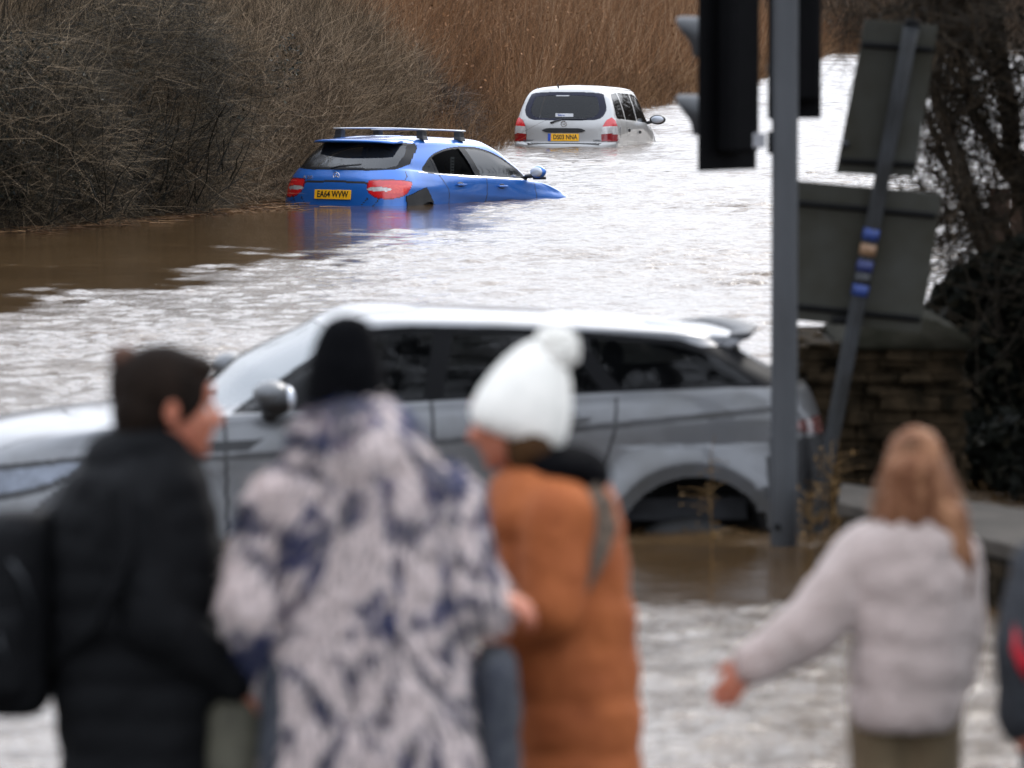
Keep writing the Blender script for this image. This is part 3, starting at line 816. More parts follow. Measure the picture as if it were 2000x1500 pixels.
    inner = [((x - .75) * .955 + .75, (z - .79) * .90 + .79) for x, z in lamp]
    reg.append(dict(name='tail_lamp', sys='rear', poly=inner, mat=m_red, inset=-.002))
    reg.append(dict(name='tail_lamp_rim', sys='rear', poly=lamp, mat=m_redd, inset=.002))
    # tailgate panel round the number plate
    reg.append(dict(name='tailgate', sys='rear', poly=[(-.01, .60), (.40, .60), (.47, .68), (.47, .86), (.80, .93), (.88, 1.0), (.40, 1.0), (-.01, 1.0)], mat=blue, inset=0, centre=True, seam=True))
    # doors
    rear_door = [(1.02, .97), (1.16, .80), (1.25, .50), (1.35, .30), (1.97, .30), (1.97, .97)]
    front_door = [(1.985, .97), (1.985, .30), (3.05, .30), (3.07, .60), (3.04, .94)]
    seams = [('side', rear_door[:4] , .0065, 1), ('side', [(1.978, .30), (1.978, .96)], .007, 1), ('side', [(3.05, .3), (3.08, .6), (3.05, .94)], .007, 1),
             ('rear', [(.40, .60), (.475, .68), (.475, .74)], .006, 1), ('rear', [(.88, 1.0), (.93, .94), (.9, .9)], .006, 1),
             ('rear', [(0, .870), (.40, .862), (.47, .85)], .013, 1),
             ('rear', [(.62, .67), (.52, .55)], .006, 1),
             ('side', [(.60, .99), (.62, 1.10), (.62, 1.3)], .0, 1)]
    reg.append(dict(name='rear_door', sys='side', poly=rear_door, mat=blue, inset=0, seam=True))
    reg.append(dict(name='front_door', sys='side', poly=front_door, mat=blue, inset=0, seam=True))
    reg.insert(0, dict(name='loose_arch_liner', sys='side', poly=[(.33, .40), (.29, .71), (.48, .765), (.70, .82), (.84, .66), (.93, .42)], mat=m_blkmat, inset=-.012, sides=[(-1,)]))
    # wheel openings
    for xw in (.76, 3.46):
        reg.insert(0, dict(name='wheel_opening', sys='side', poly=[(xw + .35 * math.cos(a), .30 + .35 * math.sin(a)) for a in np.linspace(0, 2 * math.pi, 40)], mat=m_blkmat, inset=.05))
    o = body.cut(reg, seams, None, root, blue, trims=(m_blk,))
    # handles
    for sd in (1, -1):
        for key, hx, hz in (('rear_door', 1.42, .865), ('front_door', 2.30, .848)):
            p, n = body.surf('side', hx, hz, sd)
            MB().ell(p - n * .004, (.085, .010, .032)).build('handle_recess', m_pil, o[(key, sd)], True)
            MB().loft([[(p.x + dx, p.y + n.y * dy, p.z + dz) for dy, dz in ((.01, -.012), (.035, -.012), (.035, .012), (.01, .012))] for dx in (-.10, -.05, 0, .05, .09)]).build('handle', blue, o[(key, sd)], bevel=.006)
        # mirror
        p, n = body.surf('side', 2.92, .965, sd)
        mir = MB().ell((p.x + .03, p.y + sd * .17, p.z + .07), (.065, .105, .075)).build('wing_mirror', blue, root, True)
        MB().ell((p.x - .020, p.y + sd * .17, p.z + .07), (.028, .088, .060)).build('mirror_glass', m_mirr, mir, True)
        MB().tube([(p.x + .04, p.y - sd * .02, p.z + .01), (p.x + .04, p.y + sd * .10, p.z + .03)], .028, 8).build('mirror_arm', m_blk, mir, True)
        MB().tube([(p.x + .05, p.y + sd * .09, p.z - .005), (p.x + .05, p.y + sd * .26, p.z + .0)], .018, 8).build('mirror_base', m_blk, mir, True)
    # spoiler over the rear window
    b = MB(); rr = []
    for k in range(15):
        y = -.57 + 1.14 * k / 14; q = 1 - (abs(y) / .57) ** 4
        xe = .29 + .12 * (abs(y) / .57) ** 3
        rr.append([(xe, y, 1.335 + .018 * q - .012), (xe + .03, y, 1.360 + .018 * q - .012), (.62, y, 1.378 + .025 * q - .02), (.62, y, 1.33), (xe + .08, y, 1.325)])
    b.loft(rr).build('spoiler', blue, root, True)
    # wiper, badge, lettering, plate
    p, n = body.surf('rear', .05, 1.02, 1)
    MB().tube([Vector((.11, .10, 1.02)), Vector((.125, -.02, 1.05)), Vector((.15, -.30, 1.075))], .012, 6).build('rear_wiper', m_blk, root, True)
    bd = MB(); n8 = 24
    c = Vector((.035, 0, .935)); c.x = body.surf('rear', 0, .935)[0].x - .012
    bd.tube([c + Vector((0, .042 * math.cos(2 * math.pi * k / n8), .042 * math.sin(2 * math.pi * k / n8))) for k in range(n8 + 1)], .006, 6)
    for a in (90, 210, 330): bd.tube([c, c + Vector((0, .042 * math.cos(R(a)), .042 * math.sin(R(a))))], [.008, .003], 5)
    bd.build('badge', m_chrome, root, True)
    pc = body.surf('rear', 0, .72)[0]
    plate(root, Vector((pc.x - .012, 0, .715)), (-1, 0, .08), 'EA64 WVW')
    q, n = body.surf('rear', .40, .905, 1)
    text_mesh('model_lettering', 'A 200', .055, m_chrome, root, q + Vector((-.012, 0, 0)), (0, -1, 0), (0, 0, 1), .002)
    # roof bars
    for xb in (.98, 1.78):
        bar = empty_child('roof_bar', root)
        rb = []
        for k in range(13):
            y = -.66 + 1.32 * k / 12; z = 1.500 + .012 * (1 - (y / .66) ** 2)
            rb.append([(xb - .045, y, z), (xb - .02, y, z + .010), (xb + .025, y, z + .011), (xb + .05, y, z + .004), (xb + .02, y, z - .006), (xb - .03, y, z - .006)])
        MB().loft(rb).build('bar', m_bar, bar, True)
        for sd in (1, -1):
            f = MB(); zr = body.surf('side', xb, 1.36)[0].z
            f.loft([[(xb - .05, sd * .655, 1.375), (xb + .06, sd * .655, 1.375), (xb + .06, sd * .545, 1.40), (xb - .05, sd * .545, 1.40)],
                    [(xb - .04, sd * .635, 1.43), (xb + .05, sd * .635, 1.43), (xb + .05, sd * .54, 1.43), (xb - .04, sd * .54, 1.43)],
                    [(xb - .035, sd * .63, 1.492), (xb + .045, sd * .63, 1.492), (xb + .045, sd * .535, 1.495), (xb - .035, sd * .535, 1.495)]]).build('foot', m_blk, bar, bevel=.01)
    tag(o[('loose_arch_liner', -1)], 'torn dark liner hanging out over the rear wheel')
    seats(root, m_seat, 0, .34, (1.15, 2.15), top=.55)
    ln = MB().box((1.48, -.70, 1.09), (.07, .012, .20)).build('window_sticker', m_white, root)
    for k in range(5): MB().box((1.48, -.7075, 1.015 + k * .035), (.05, .003, .014)).build('sticker_print', m_blk, ln)
    MB().box((2.2, 0, .42), (3.0, 1.5, .1)).build('cabin_floor', m_seat, root)
    MB().box((2.95, 0, .86), (.35, 1.4, .16)).build('dashboard', m_seat, root, bevel=.05)
    for xw in (.76, 3.46):
        for sd in (1, -1): wheel(root, (xw, sd * .78, .26), .31, .21, sd)
    MB().box((4.18, -.35, .70), (.20, .35, .12)).build('headlamp', m_clear, root, bevel=.04)
    return root, body
m_bar = pm('silver_bar', (.70, .71, .72), (.58, .59, .60), 6, .35, metal=.4)
broot, bbody = blue_car()
tag(broot, 'blue hatchback with silver roof bars standing sill deep in the flood by the hedge', 'car')
YAW = 33
broot.location = at(643, 0, 68.0).x, 68.4, -.605
broot.rotation_euler = (0, R(2.2), R(90 - YAW)); broot.scale = (1.025,) * 3

# ---------------------------------------------------------------- the silver people carrier
def silver_mpv():
    root = empty('silver_people_carrier', (0, 0, 0))
    XK = [.5, 1.4, 2.3, 3.2, 3.9]
    rings = [
        dict(xr=.25, zr=.24, a=.3, w=[.66, .74, .74, .72, .66], z=[.24] * 5, xf=4.1, zf=.24, b=.5, nr=4),
        dict(xr=.03, zr=.32, a=.34, w=[.82, .83, .83, .82, .78], z=[.30] * 5, xf=4.27, zf=.3, b=.55, nr=4),
        dict(xr=.00, zr=.55, a=.38, w=[.865, .865, .865, .865, .83], z=[.53] * 5, xf=4.32, zf=.52, b=.6, nr=4),
        dict(xr=.01, zr=.67, a=.36, w=[.868, .862, .862, .865, .82], z=[.68] * 5, xf=4.30, zf=.66, b=.6, nr=4),
        dict(xr=.045, zr=.72, a=.34, w=[.865, .868, .868, .865, .80], z=[.75, .75, .75, .74, .72], xf=4.25, zf=.76, b=.58, nr=4, n=.7, dt=.5),
        dict(xr=.055, zr=.95, a=.32, w=[.855, .865, .868, .85, .76], z=[.97, .95, .94, .91, .84], xf=4.05, zf=.86, b=.5, nr=4, n=1.5),
        dict(xr=.075, zr=1.07, a=.31, w=[.83, .85, .855, .82, .73], z=[1.09, 1.06, 1.04, 1.00, .90], xf=3.85, zf=.93, b=.5, nr=3.8),
        dict(xr=.085, zr=1.10, a=.31, w=[.82, .84, .845, .80, .72], z=[1.12, 1.09, 1.07, 1.04, .95], xf=3.52, zf=1.07, b=.4, nr=3.8, n=.6, dt=.5),
        dict(xr=.15, zr=1.28, a=.32, w=[.775, .795, .80, .74, .7], z=[1.29, 1.28, 1.27, 1.22, 1.1], xf=3.22, zf=1.26, b=.4, nr=3.6, n=1.5),
        dict(xr=.24, zr=1.48, a=.34, w=[.705, .725, .73, .68, .66], z=[1.48, 1.49, 1.48, 1.42, 1.3], xf=2.85, zf=1.47, b=.38, nr=3.3, n=1.5),
        dict(xr=.30, zr=1.56, a=.36, w=[.65, .68, .685, .64, .6], z=[1.555, 1.585, 1.58, 1.53, 1.4], xf=2.66, zf=1.55, b=.34, nr=3.0, n=1.2),
        dict(xr=.36, zr=1.605, a=.38, w=[.56, .60, .60, .56, .5], z=[1.60, 1.63, 1.625, 1.58, 1.4], xf=2.55, zf=1.59, b=.3, n=.8),
        dict(xr=.60, zr=1.635, a=.3, w=[.28, .30, .30, .25, .2], z=[1.63, 1.665, 1.66, 1.63, 1.4], xf=2.40, zf=1.63, b=.3, n=.7),
        dict(xr=.9, zr=1.65, a=.3, w=[0] * 5, z=[1.64, 1.675, 1.67, 1.65, 1.4], xf=2.2, zf=1.645, b=.3, n=.5)]
    body = CarBody(rings, XK, nt=9, nr=56, ns=180, nf=40)
    silver = car_paint('silver_paint', (.40, .395, .385), .45, .38, coat=.7, dirt=(.28, .26, .23), lo=.5, hi=.95)
    win = smooth_poly([(.42, 1.12), (.40, 1.3), (.47, 1.47), (.6, 1.52), (1.2, 1.54), (2.1, 1.53), (2.5, 1.47), (2.85, 1.30), (3.2, 1.09), (3.15, 1.055), (2.4, 1.075), (1.4, 1.095), (.8, 1.11)], 4)
    def cut2(a, b, inset=0):
        P_ = [(x, z) for x, z in win]
        def clip(pts, fn_):
            o = []
            for i in range(len(pts)):
                p0, p1 = pts[i], pts[(i + 1) % len(pts)]; f0, f1 = fn_(p0), fn_(p1)
                if f0 >= 0: o.append(p0)
                if f0 * f1 < 0:
                    t = f0 / (f0 - f1); o.append((p0[0] + t * (p1[0] - p0[0]), p0[1] + t * (p1[1] - p0[1])))
            return o
        return clip(clip(P_, lambda q: q[0] - (a[0] + (a[1] - a[0]) * (q[1] - 1.08) / .45)), lambda q: (b[0] + (b[1] - b[0]) * (q[1] - 1.08) / .45) - q[0])
    reg = [dict(name='quarter_window', sys='side', poly=cut2((.3, .3), (1.02, .94)), mat=m_glassd),
           dict(name='rear_door_window', sys='side', poly=cut2((1.10, 1.02), (1.92, 1.86)), mat=m_glassd, inset=.006),
           dict(name='front_door_window', sys='side', poly=cut2((2.02, 1.96), (3.3, 3.3)), mat=m_glassd, inset=.006)]
    rw = smooth_poly([(0, 1.075), (.35, 1.08), (.56, 1.095), (.67, 1.18), (.69, 1.30), (.64, 1.47), (.58, 1.525), (.3, 1.545), (0, 1.548), (-.35, 1.545), (-.68, 1.4), (-.69, 1.2), (-.35, 1.08)], 4)
    rwi = [(x * .83, (z - 1.31) * .80 + 1.30) for x, z in rw]
    reg.append(dict(name='rear_window', sys='rear', poly=rwi, mat=m_glass, centre=True, inset=.006))
    reg.append(dict(name='rear_window_border', sys='rear', poly=rw, mat=m_tintb, centre=True, inset=.003))
    # tail lamps: pointed arch on the corner pillar
    def lampy(z0, z1):
        full = [(.635, .735), (.635, .90), (.655, 1.00), (.72, 1.09), (.79, 1.125), (.87, 1.08), (.935, .98), (.96, .87), (.96, .75), (.94, .735)]
        out_ = []
        for i in range(len(full)):
            p0, p1 = full[i], full[(i + 1) % len(full)]
            for q in np.linspace(0, 1, 8, endpoint=False):
                x, z = p0[0] + (p1[0] - p0[0]) * q, p0[1] + (p1[1] - p0[1]) * q
                out_.append((x, min(max(z, z0), z1)))
        return out_
    reg.append(dict(name='tail_lamp_top', sys='rear', poly=lampy(.98, 1.2), mat=m_red, inset=-.012))
    reg.append(dict(name='tail_lamp_middle', sys='rear', poly=lampy(.86, .979), mat=m_clear, inset=-.012))
    reg.append(dict(name='tail_lamp_bottom', sys='rear', poly=lampy(.735, .859), mat=m_redd, inset=-.012))
    reg.append(dict(name='tailgate', sys='rear', poly=[(-.01, .70), (.61, .70), (.62, .78), (.63, 1.0), (.74, 1.14), (.72, 1.40), (.66, 1.56), (-.01, 1.59)], mat=silver, inset=0, centre=True, seam=True))
    rear_door = [(1.06, 1.08), (1.06, .75), (1.18, .55), (1.25, .35), (1.95, .35), (1.97, 1.08)]
    front_door = [(1.985, 1.08), (1.965, .35), (3.10, .35), (3.12, 1.04)]
    reg.append(dict(name='rear_door', sys='side', poly=rear_door, mat=silver, inset=0, seam=True))
    reg.append(dict(name='front_door', sys='side', poly=front_door, mat=silver, inset=0, seam=True))
    for xw in (.78, 3.47):
        reg.insert(0, dict(name='wheel_opening', sys='side', poly=[(xw + .35 * math.cos(a), .31 + .35 * math.sin(a)) for a in np.linspace(0, 2 * math.pi, 40)], mat=m_blkmat, inset=.05))
    seams = [('side', [(1.06, 1.08), (1.06, .75), (1.18, .55)], .006, 1), ('side', [(1.978, .35), (1.978, 1.08)], .006, 1), ('side', [(3.11, .35), (3.125, 1.04)], .006, 1),
             ('rear', [(0, .70), (.62, .70)], .008, 1)]
    o = body.cut(reg, seams, None, root, silver, trims=(m_blk,))
    xr = lambda z, y=0: body.surf('rear', y, z)[0].x
    # handle strip
    rr = []
    for k in range(13):
        y = -.36 + .72 * k / 12; h = .035 * (1 - (abs(y) / .362) ** 8) + .002
        rr.append([(xr(.915) - .022, y, .915 - h), (xr(.915) - .022, y, .915 + h), (xr(.915) + .02, y, .915 + h), (xr(.915) + .02, y, .915 - h)])
    MB().loft(rr).build('tailgate_handle', m_blk, root, bevel=.006)
    pc = xr(.80)
    plate(root, Vector((pc - .010, 0, .80)), (-1, 0, .05), 'DS03 NNA', blue=True, h_=.12)
    bd = MB(); c = Vector((xr(1.02) - .008, 0, 1.02))
    bd.tube([c + Vector((0, .045 * math.cos(2 * math.pi * k / 20), .045 * math.sin(2 * math.pi * k / 20))) for k in range(21)], .006, 6)
    bd.prism([(-.03, -.004), (.0, .010), (.0, .003), (.03, .006), (.004, -.012), (.004, -.003)], ((0, -1, 0), (0, 0, 1), (-1, 0, 0)), .006, c)
    bd.build('badge', m_chrome, root)
    MB().tube([(xr(1.04) - .02, .22, 1.035), (xr(1.07) - .03, .16, 1.06), (xr(1.11) - .02, .02, 1.10), (xr(1.12) - .02, -.38, 1.105)], [.018, .014, .010, .008], 6).build('rear_wiper', m_blk, root, True)
    MB().box((xr(1.50) - .004, .06, 1.485), (.01, .22, .016)).build('brake_lamp', m_white, root)
    st = MB().box((xr(1.17) - .002, .0, 1.165), (.006, .30, .055)).build('window_sticker', m_white, root)
    text_mesh('sticker_lettering', 'Baby on', .035, m_eub, st, (xr(1.17) - .008, .05, 1.165), (0, -1, 0), (0, 0, 1), .0008)
    for s_, y in (('ELEGANCE', .58), ('ZAFIRA', -.56)):
        text_mesh('model_lettering', s_, .040, m_grey, root, (body.surf('rear', abs(y), .745)[0].x - .006, y, .748), (0, -1, 0), (0, 0, 1), .002)
    MB().box((.05, 0, .685), (.06, 1.2, .012)).build('bumper_strip', m_blk, root)
    MB().tube([(.47, .18, 1.62), (.40, .18, 1.68)], [.018, .006], 6).build('aerial', m_blk, root)
    # roof drip channels
    for sd in (1, -1):
        pts = []
        for x in np.linspace(.5, 2.6, 12):
            q, n = body.surf('side', x, 1.60 if x < 2.3 else 1.55, sd); pts.append(q + Vector((0, 0, .003)))
        MB().tube(pts, .010, 5).build('roof_strip', silver, root, True)
        p, n = body.surf('side', 3.02, 1.06, sd)
        mir = MB().ell((p.x + .02, p.y + sd * .18, p.z + .06), (.07, .14, .085)).build('wing_mirror', m_blk, root, True)
        MB().ell((p.x - .032, p.y + sd * .185, p.z + .06), (.025, .110, .062)).build('mirror_glass', m_mirr, mir, True)
        MB().tube([(p.x + .02, p.y - sd * .02, p.z), (p.x + .02, p.y + sd * .1, p.z + .03)], .03, 6).build('mirror_arm', m_blk, mir, True)
        for key, hx, hz in (('rear_door', 1.22, .93), ('front_door', 2.12, .91)):
            q, n = body.surf('side', hx, hz, sd)
            MB().box(q + n * .008, (.10, .03, .055)).build('handle', m_blk, o[(key, sd)], bevel=.01)
        q, n = body.surf('side', .55, .88, sd)
        if sd < 0:
            pts = [q + Vector((.09 * math.cos(a), -.001, .09 * math.sin(a))) for a in np.linspace(1.7, 4.9, 12)]
            MB().tube(pts, .005, 5).build('fuel_flap', m_grey, root, True)
    seats(root, m_seatg, 0, .45, (.95, 1.75, 2.45), top=.62)
    MB().box((2.2, 0, .48), (3.2, 1.5, .1)).build('cabin_floor', m_seat, root)
    MB().box((3.05, 0, .98), (.35, 1.4, .16)).build('dashboard', m_seat, root, bevel=.05)
    for xw in (.78, 3.47):
        for sd in (1, -1): wheel(root, (xw, sd * .76, .28), .31, .20, sd)
    MB().box((4.16, -.42, .76), (.20, .36, .16)).build('headlamp', m_clear, root, bevel=.05)
    return root, body
m_tintb = pm('glass_border', (.012, .013, .030), (.010, .011, .022), 8, .25, spec=.2)
mroot, mbody = silver_mpv()
tag(mroot, 'silver people carrier seen from behind up to its bumper in flood water', 'car')
mroot.location = at(1099, 0, 96.3).x, 96.3, -.655
mroot.rotation_euler = (0, R(1.6), R(90 - 12.5))
mroot.scale = (1.03,) * 3
# ================================================================ the grey SUV in the foreground
def suv():
    root = empty('grey_suv', (0, 0, 0))
    XK = [.6, 1.36, 2.13, 2.95, 3.75]
    rings = [
        dict(xr=.40, zr=.30, a=.3, w=[.70, .78, .78, .76, .72], z=[.28] * 5, xf=4.1, zf=.3, b=.5),
        dict(xr=.16, zr=.38, a=.35, w=[.88, .885, .885, .88, .86], z=[.34] * 5, xf=4.28, zf=.34, b=.6),
        dict(xr=.09, zr=.56, a=.44, w=[.94, .94, .94, .94, .92], z=[.56] * 5, xf=4.36, zf=.56, b=.65, n=1.5),
        dict(xr=.09, zr=.80, a=.46, w=[.93, .93, .93, .935, .91], z=[.83, .82, .80, .78, .76], xf=4.34, zf=.76, b=.65, n=1.5),
        dict(xr=.11, zr=1.02, a=.46, w=[.93, .945, .945, .93, .87], z=[1.11, 1.06, 1.02, .965, .945], xf=4.26, zf=.95, b=.60, n=1.5),
        dict(xr=.14, zr=1.14, a=.46, w=[.905, .935, .935, .905, .82], z=[1.20, 1.165, 1.13, 1.09, 1.05], xf=4.05, zf=1.05, b=.55),
        dict(xr=.17, zr=1.22, a=.45, w=[.875, .91, .91, .865, .78], z=[1.25, 1.225, 1.195, 1.155, 1.09], xf=3.60, zf=1.125, b=.5),
        dict(xr=.19, zr=1.25, a=.44, w=[.86, .90, .90, .83, .76], z=[1.265, 1.24, 1.21, 1.165, 1.08], xf=3.12, zf=1.16, b=.36, n=.6, dt=.5),
        dict(xr=.40, zr=1.36, a=.40, w=[.79, .82, .83, .77, .7], z=[1.375, 1.385, 1.365, 1.31, 1.25], xf=2.80, zf=1.36, b=.34, n=1.3),
        dict(xr=.54, zr=1.45, a=.36, w=[.725, .745, .755, .71, .7], z=[1.455, 1.50, 1.495, 1.44, 1.4], xf=2.55, zf=1.48, b=.30, n=1.3),
        dict(xr=.60, zr=1.485, a=.34, w=[.71, .722, .73, .69, .6], z=[1.485, 1.53, 1.54, 1.48, 1.4], xf=2.46, zf=1.525, b=.28),
        dict(xr=.66, zr=1.50, a=.32, w=[.665, .685, .695, .66, .5], z=[1.495, 1.548, 1.57, 1.52, 1.4], xf=2.40, zf=1.55, b=.26, n=.8),
        dict(xr=.9, zr=1.50, a=.3, w=[.42, .44, .45, .42, .2], z=[1.49, 1.56, 1.59, 1.565, 1.4], xf=2.32, zf=1.57, b=.26, n=.8),
        dict(xr=1.1, zr=1.52, a=.3, w=[0] * 5, z=[1.50, 1.567, 1.595, 1.575, 1.4], xf=2.2, zf=1.58, b=.26, n=.6)]
    ax = ((.83, .49), (3.49, .47))
    def flare(H):
        for cx_, cz_ in ax:
            r = np.hypot(H[..., 0] - cx_, (H[..., 2] - cz_))
            m = (H[..., 2] < 1.0) * (H[..., 1] > .6) * (H[..., 2] > cz_ - .3)
            H[..., 1] += m * .040 * np.exp(-((np.maximum(r, .43) - .43) / .10) ** 2)
        return H
    body = CarBody(rings, XK, nt=26, nr=56, ns=400, nf=60, mod=flare)
    paint = car_paint('grey_paint', (.135, .137, .142), .5, .35, dirt=(.075, .070, .060), coat=.7, lo=.45, hi=.9)
    winb = [(.47, 1.268), (.62, 1.40), (.86, 1.475), (1.3, 1.515), (1.66, 1.535), (2.1, 1.545), (2.37, 1.53), (2.93, 1.162), (2.13, 1.212), (1.36, 1.243)]
    def hw(a, b):
        def clip(pts, fn_):
            o = []
            for i in range(len(pts)):
                p0, p1 = pts[i], pts[(i + 1) % len(pts)]; f0, f1 = fn_(p0), fn_(p1)
                if f0 >= 0: o.append(p0)
                if f0 * f1 < 0:
                    t = f0 / (f0 - f1); o.append((p0[0] + t * (p1[0] - p0[0]), p0[1] + t * (p1[1] - p0[1])))
            return o
        ins = [((x - 1.75) * .955 + 1.75, (z - 1.37) * .86 + 1.365) for x, z in winb]
        return clip(clip(ins, lambda q: q[0] - (a[0] + (a[1] - a[0]) * (q[1] - 1.2) / .35)), lambda q: (b[0] + (b[1] - b[0]) * (q[1] - 1.2) / .35) - q[0])
    reg = []
    for (cx_, cz_) in ax:
        C = [(math.cos(a), math.sin(a)) for a in np.linspace(0, 2 * math.pi, 60)]
        reg.append(dict(name='wheel_opening', sys='side', poly=[(cx_ + .375 * c, cz_ + .375 * s_) for c, s_ in C], mat=m_blkmat, skip=True))
        reg.append(dict(name='arch_cladding', sys='side', poly=[(cx_ + .435 * c, cz_ + .435 * s_) for c, s_ in C], mat=m_clad, inset=-.012))
    reg += [dict(name='quarter_window', sys='side', poly=hw((.3, .3), (1.10, 1.38)), mat=m_glassd, inset=.004),
            dict(name='rear_door_window', sys='side', poly=hw((1.20, 1.46), (1.98, 1.90)), mat=m_glassd, inset=.004),
            dict(name='front_door_window', sys='side', poly=hw((2.07, 1.99), (3.2, 3.2)), mat=m_glassd, inset=.004),
            dict(name='window_surround', sys='side', poly=winb, mat=m_pillar, inset=.002)]
    reg.append(dict(name='windscreen', sys='front', poly=[(-.01, 1.19), (.72, 1.19), (.78, 1.23), (.72, 1.42), (.62, 1.52), (-.01, 1.53)], mat=m_screen, inset=.004, centre=True))
    reg.append(dict(name='rear_window', sys='rear', poly=[(-.01, 1.27), (.6, 1.27), (.58, 1.42), (-.01, 1.43)], mat=m_glass, inset=.004, centre=True))
    reg.append(dict(name='rear_window_surround', sys='rear', poly=[(-.01, 1.25), (1.12, 1.262), (1.02, 1.44), (-.01, 1.46)], mat=m_pillar, inset=.002, centre=True))
    reg.append(dict(name='headlamp', sys='side', poly=smooth_poly([(3.62, .955), (3.85, .93), (4.1, .90), (4.25, .87), (4.2, .80), (4.0, .81), (3.75, .87)], 3), mat=m_hlamp, inset=.0, ymin=.2))
    reg.append(dict(name='headlamp_surround', sys='side', poly=smooth_poly([(3.54, .975), (3.85, .955), (4.1, .925), (4.33, .89), (4.3, .77), (4.0, .78), (3.72, .85)], 3), mat=m_blk, inset=.003, ymin=.2))
    reg.append(dict(name='tail_lamp', sys='side', poly=smooth_poly([(.36, 1.10), (.32, 1.06), (.2, 1.04), (.02, 1.04), (.02, 1.10), (.2, 1.12)], 3), mat=m_lampp, inset=-.004, ymin=.2))
    reg.append(dict(name='side_vent', sys='side', poly=[(2.79, 1.055), (2.86, 1.005), (3.16, .985), (3.16, 1.03)], mat=m_blk, inset=.006))
    mould = [(.42, 1.155), (1.36, 1.072), (2.1, 1.01), (3.11, .952), (3.11, .975), (2.1, 1.035), (1.36, 1.10), (.42, 1.18)]
    reg.append(dict(name='waist_moulding', sys='side', poly=mould, mat=m_clad, inset=-.004))
    reg.append(dict(name='rear_bumper', sys='rear', poly=[(-.01, .3), (1.26, .3), (1.10, 1.03), (-.01, 1.03)], mat=m_blk, inset=-.004, centre=True))
    rear_door = [(1.18, 1.22), (1.19, 1.08), (1.27, .80), (1.45, .36), (2.0, .36), (2.02, 1.21)]
    front_door = [(2.035, 1.21), (2.015, .36), (2.95, .36), (2.965, 1.15)]
    reg.append(dict(name='rear_door', sys='side', poly=rear_door, mat=paint, inset=0, seam=True))
    reg.append(dict(name='front_door', sys='side', poly=front_door, mat=paint, inset=0, seam=True))
    seams = [('side', [(1.18, 1.22), (1.19, 1.08), (1.27, .80), (1.45, .36)], .007, 1), ('side', [(2.007, .36), (2.027, 1.21)], .008, 1), ('side', [(2.957, .36), (2.965, 1.15)], .008, 1),
             ('front', [(.70, 1.2), (.80, 1.10), (.78, .95)], .008, 1), ('rear', [(0, 1.0), (.6, 1.0)], .006, 1)]
    o = body.cut(reg, seams, None, root, paint, trims=(m_blk,))
    for sd in (1, -1):
        for key, hx, hz in (('rear_door', 1.42, 1.13), ('front_door', 2.02 + .17, 1.09)):
            p, n = body.surf('side', hx, hz, sd)
            MB().ell(p - n * .004, (.09, .012, .032)).build('handle_recess', m_blk, o[(key, sd)], True)
            MB().loft([[(p.x + dx, p.y + sd * dy, p.z + dz + dx * -.06) for dy, dz in ((.012, -.014), (.045, -.014), (.045, .014), (.012, .014))] for dx in (-.11, -.05, .05, .11)]).build('handle', m_silver_s, o[(key, sd)], bevel=.007)
        p, n = body.surf('side', 2.72, 1.18, sd)
        mir = MB().ell((p.x + .03, p.y + sd * .17, p.z + .055), (.085, .125, .075)).build('wing_mirror', m_blk, root, True)
        MB().ell((p.x + .045, p.y + sd * .175, p.z + .085), (.085, .120, .058)).build('mirror_cap', m_silver_s, mir, True)
        MB().ell((p.x - .030, p.y + sd * .17, p.z + .06), (.034, .105, .058)).build('mirror_glass', m_mirr, mir, True)
        MB().tube([(p.x + .04, p.y - sd * .02, p.z - .03), (p.x + .04, p.y + sd * .12, p.z + .0)], .04, 8).build('mirror_arm', m_blk, mir, True)
    # roof spoiler with a dark tip
    b = MB(); rr = []; tip = MB(); rt = []
    for k in range(17):
        y = -.66 + 1.32 * k / 16; q = 1 - (abs(y) / .66) ** 4; xe = .46 + .08 * (abs(y) / .66) ** 3
        rr.append([(xe, y, 1.470 + .008 * q), (xe + .02, y, 1.482 + .008 * q), (.85, y, 1.488 + .022 * q), (.85, y, 1.40), (xe + .10, y, 1.425 - .03 * (1 - q))])
        rt.append([(xe - .045, y, 1.505 + .010 * q), (xe + .0, y, 1.497 + .010 * q), (xe + .08, y, 1.490 + .008 * q), (xe + .06, y, 1.475), (xe - .01, y, 1.468 + .008 * q)])
    sp = b.loft(rr).build('spoiler', paint, root, True)
    tip.loft(rt).build('spoiler_lip', m_blk, sp, True)
    # wheel wells
    for cx_, cz_ in ax:
        for sd in (1, -1):
            n = 36; rg_ = []
            for y, r in ((.93, .377), (.62, .377), (.60, .0)):
                rg_.append([(cx_ + r * math.cos(2 * math.pi * k / n), sd * y, cz_ + r * math.sin(2 * math.pi * k / n)) for k in range(n)])
            MB().loft(rg_, cap=False).build('wheel_well', m_blkmat, root, True)
            wheel(root, (cx_, sd * .80, .30), .365, .23, sd)
    seats(root, m_seatg, 0, .62, (1.25, 2.1), top=.55)
    MB().box((2.0, 0, .70), (2.9, 1.55, .1)).build('cabin_floor', m_seat, root)
    MB().box((2.75, 0, 1.06), (.4, 1.45, .14)).build('dashboard', m_seat, root, bevel=.05)
    # wipers, grille, bonnet detail
    for y in (-.45, .15):
        MB().tube([(3.10, y, 1.185), (2.98, y + .45, 1.245)], .010, 6).build('wiper', m_blk, root, True)
    MB().box((4.33, 0, .82), (.06, .9, .13)).build('grille', m_blk, root, bevel=.02)
    return root, body
m_pillar = pm('pillar_black', (.004, .004, .0045), None, 5, .5, spec=.08)
m_hlamp = pm('headlamp_lens', (.13, .15, .19), (.06, .07, .09), 12, .15, coat=.5)
m_clad = pm('grey_cladding', (.055, .055, .058), (.035, .033, .030), 5, .6, bmp=.2, bscale=60)
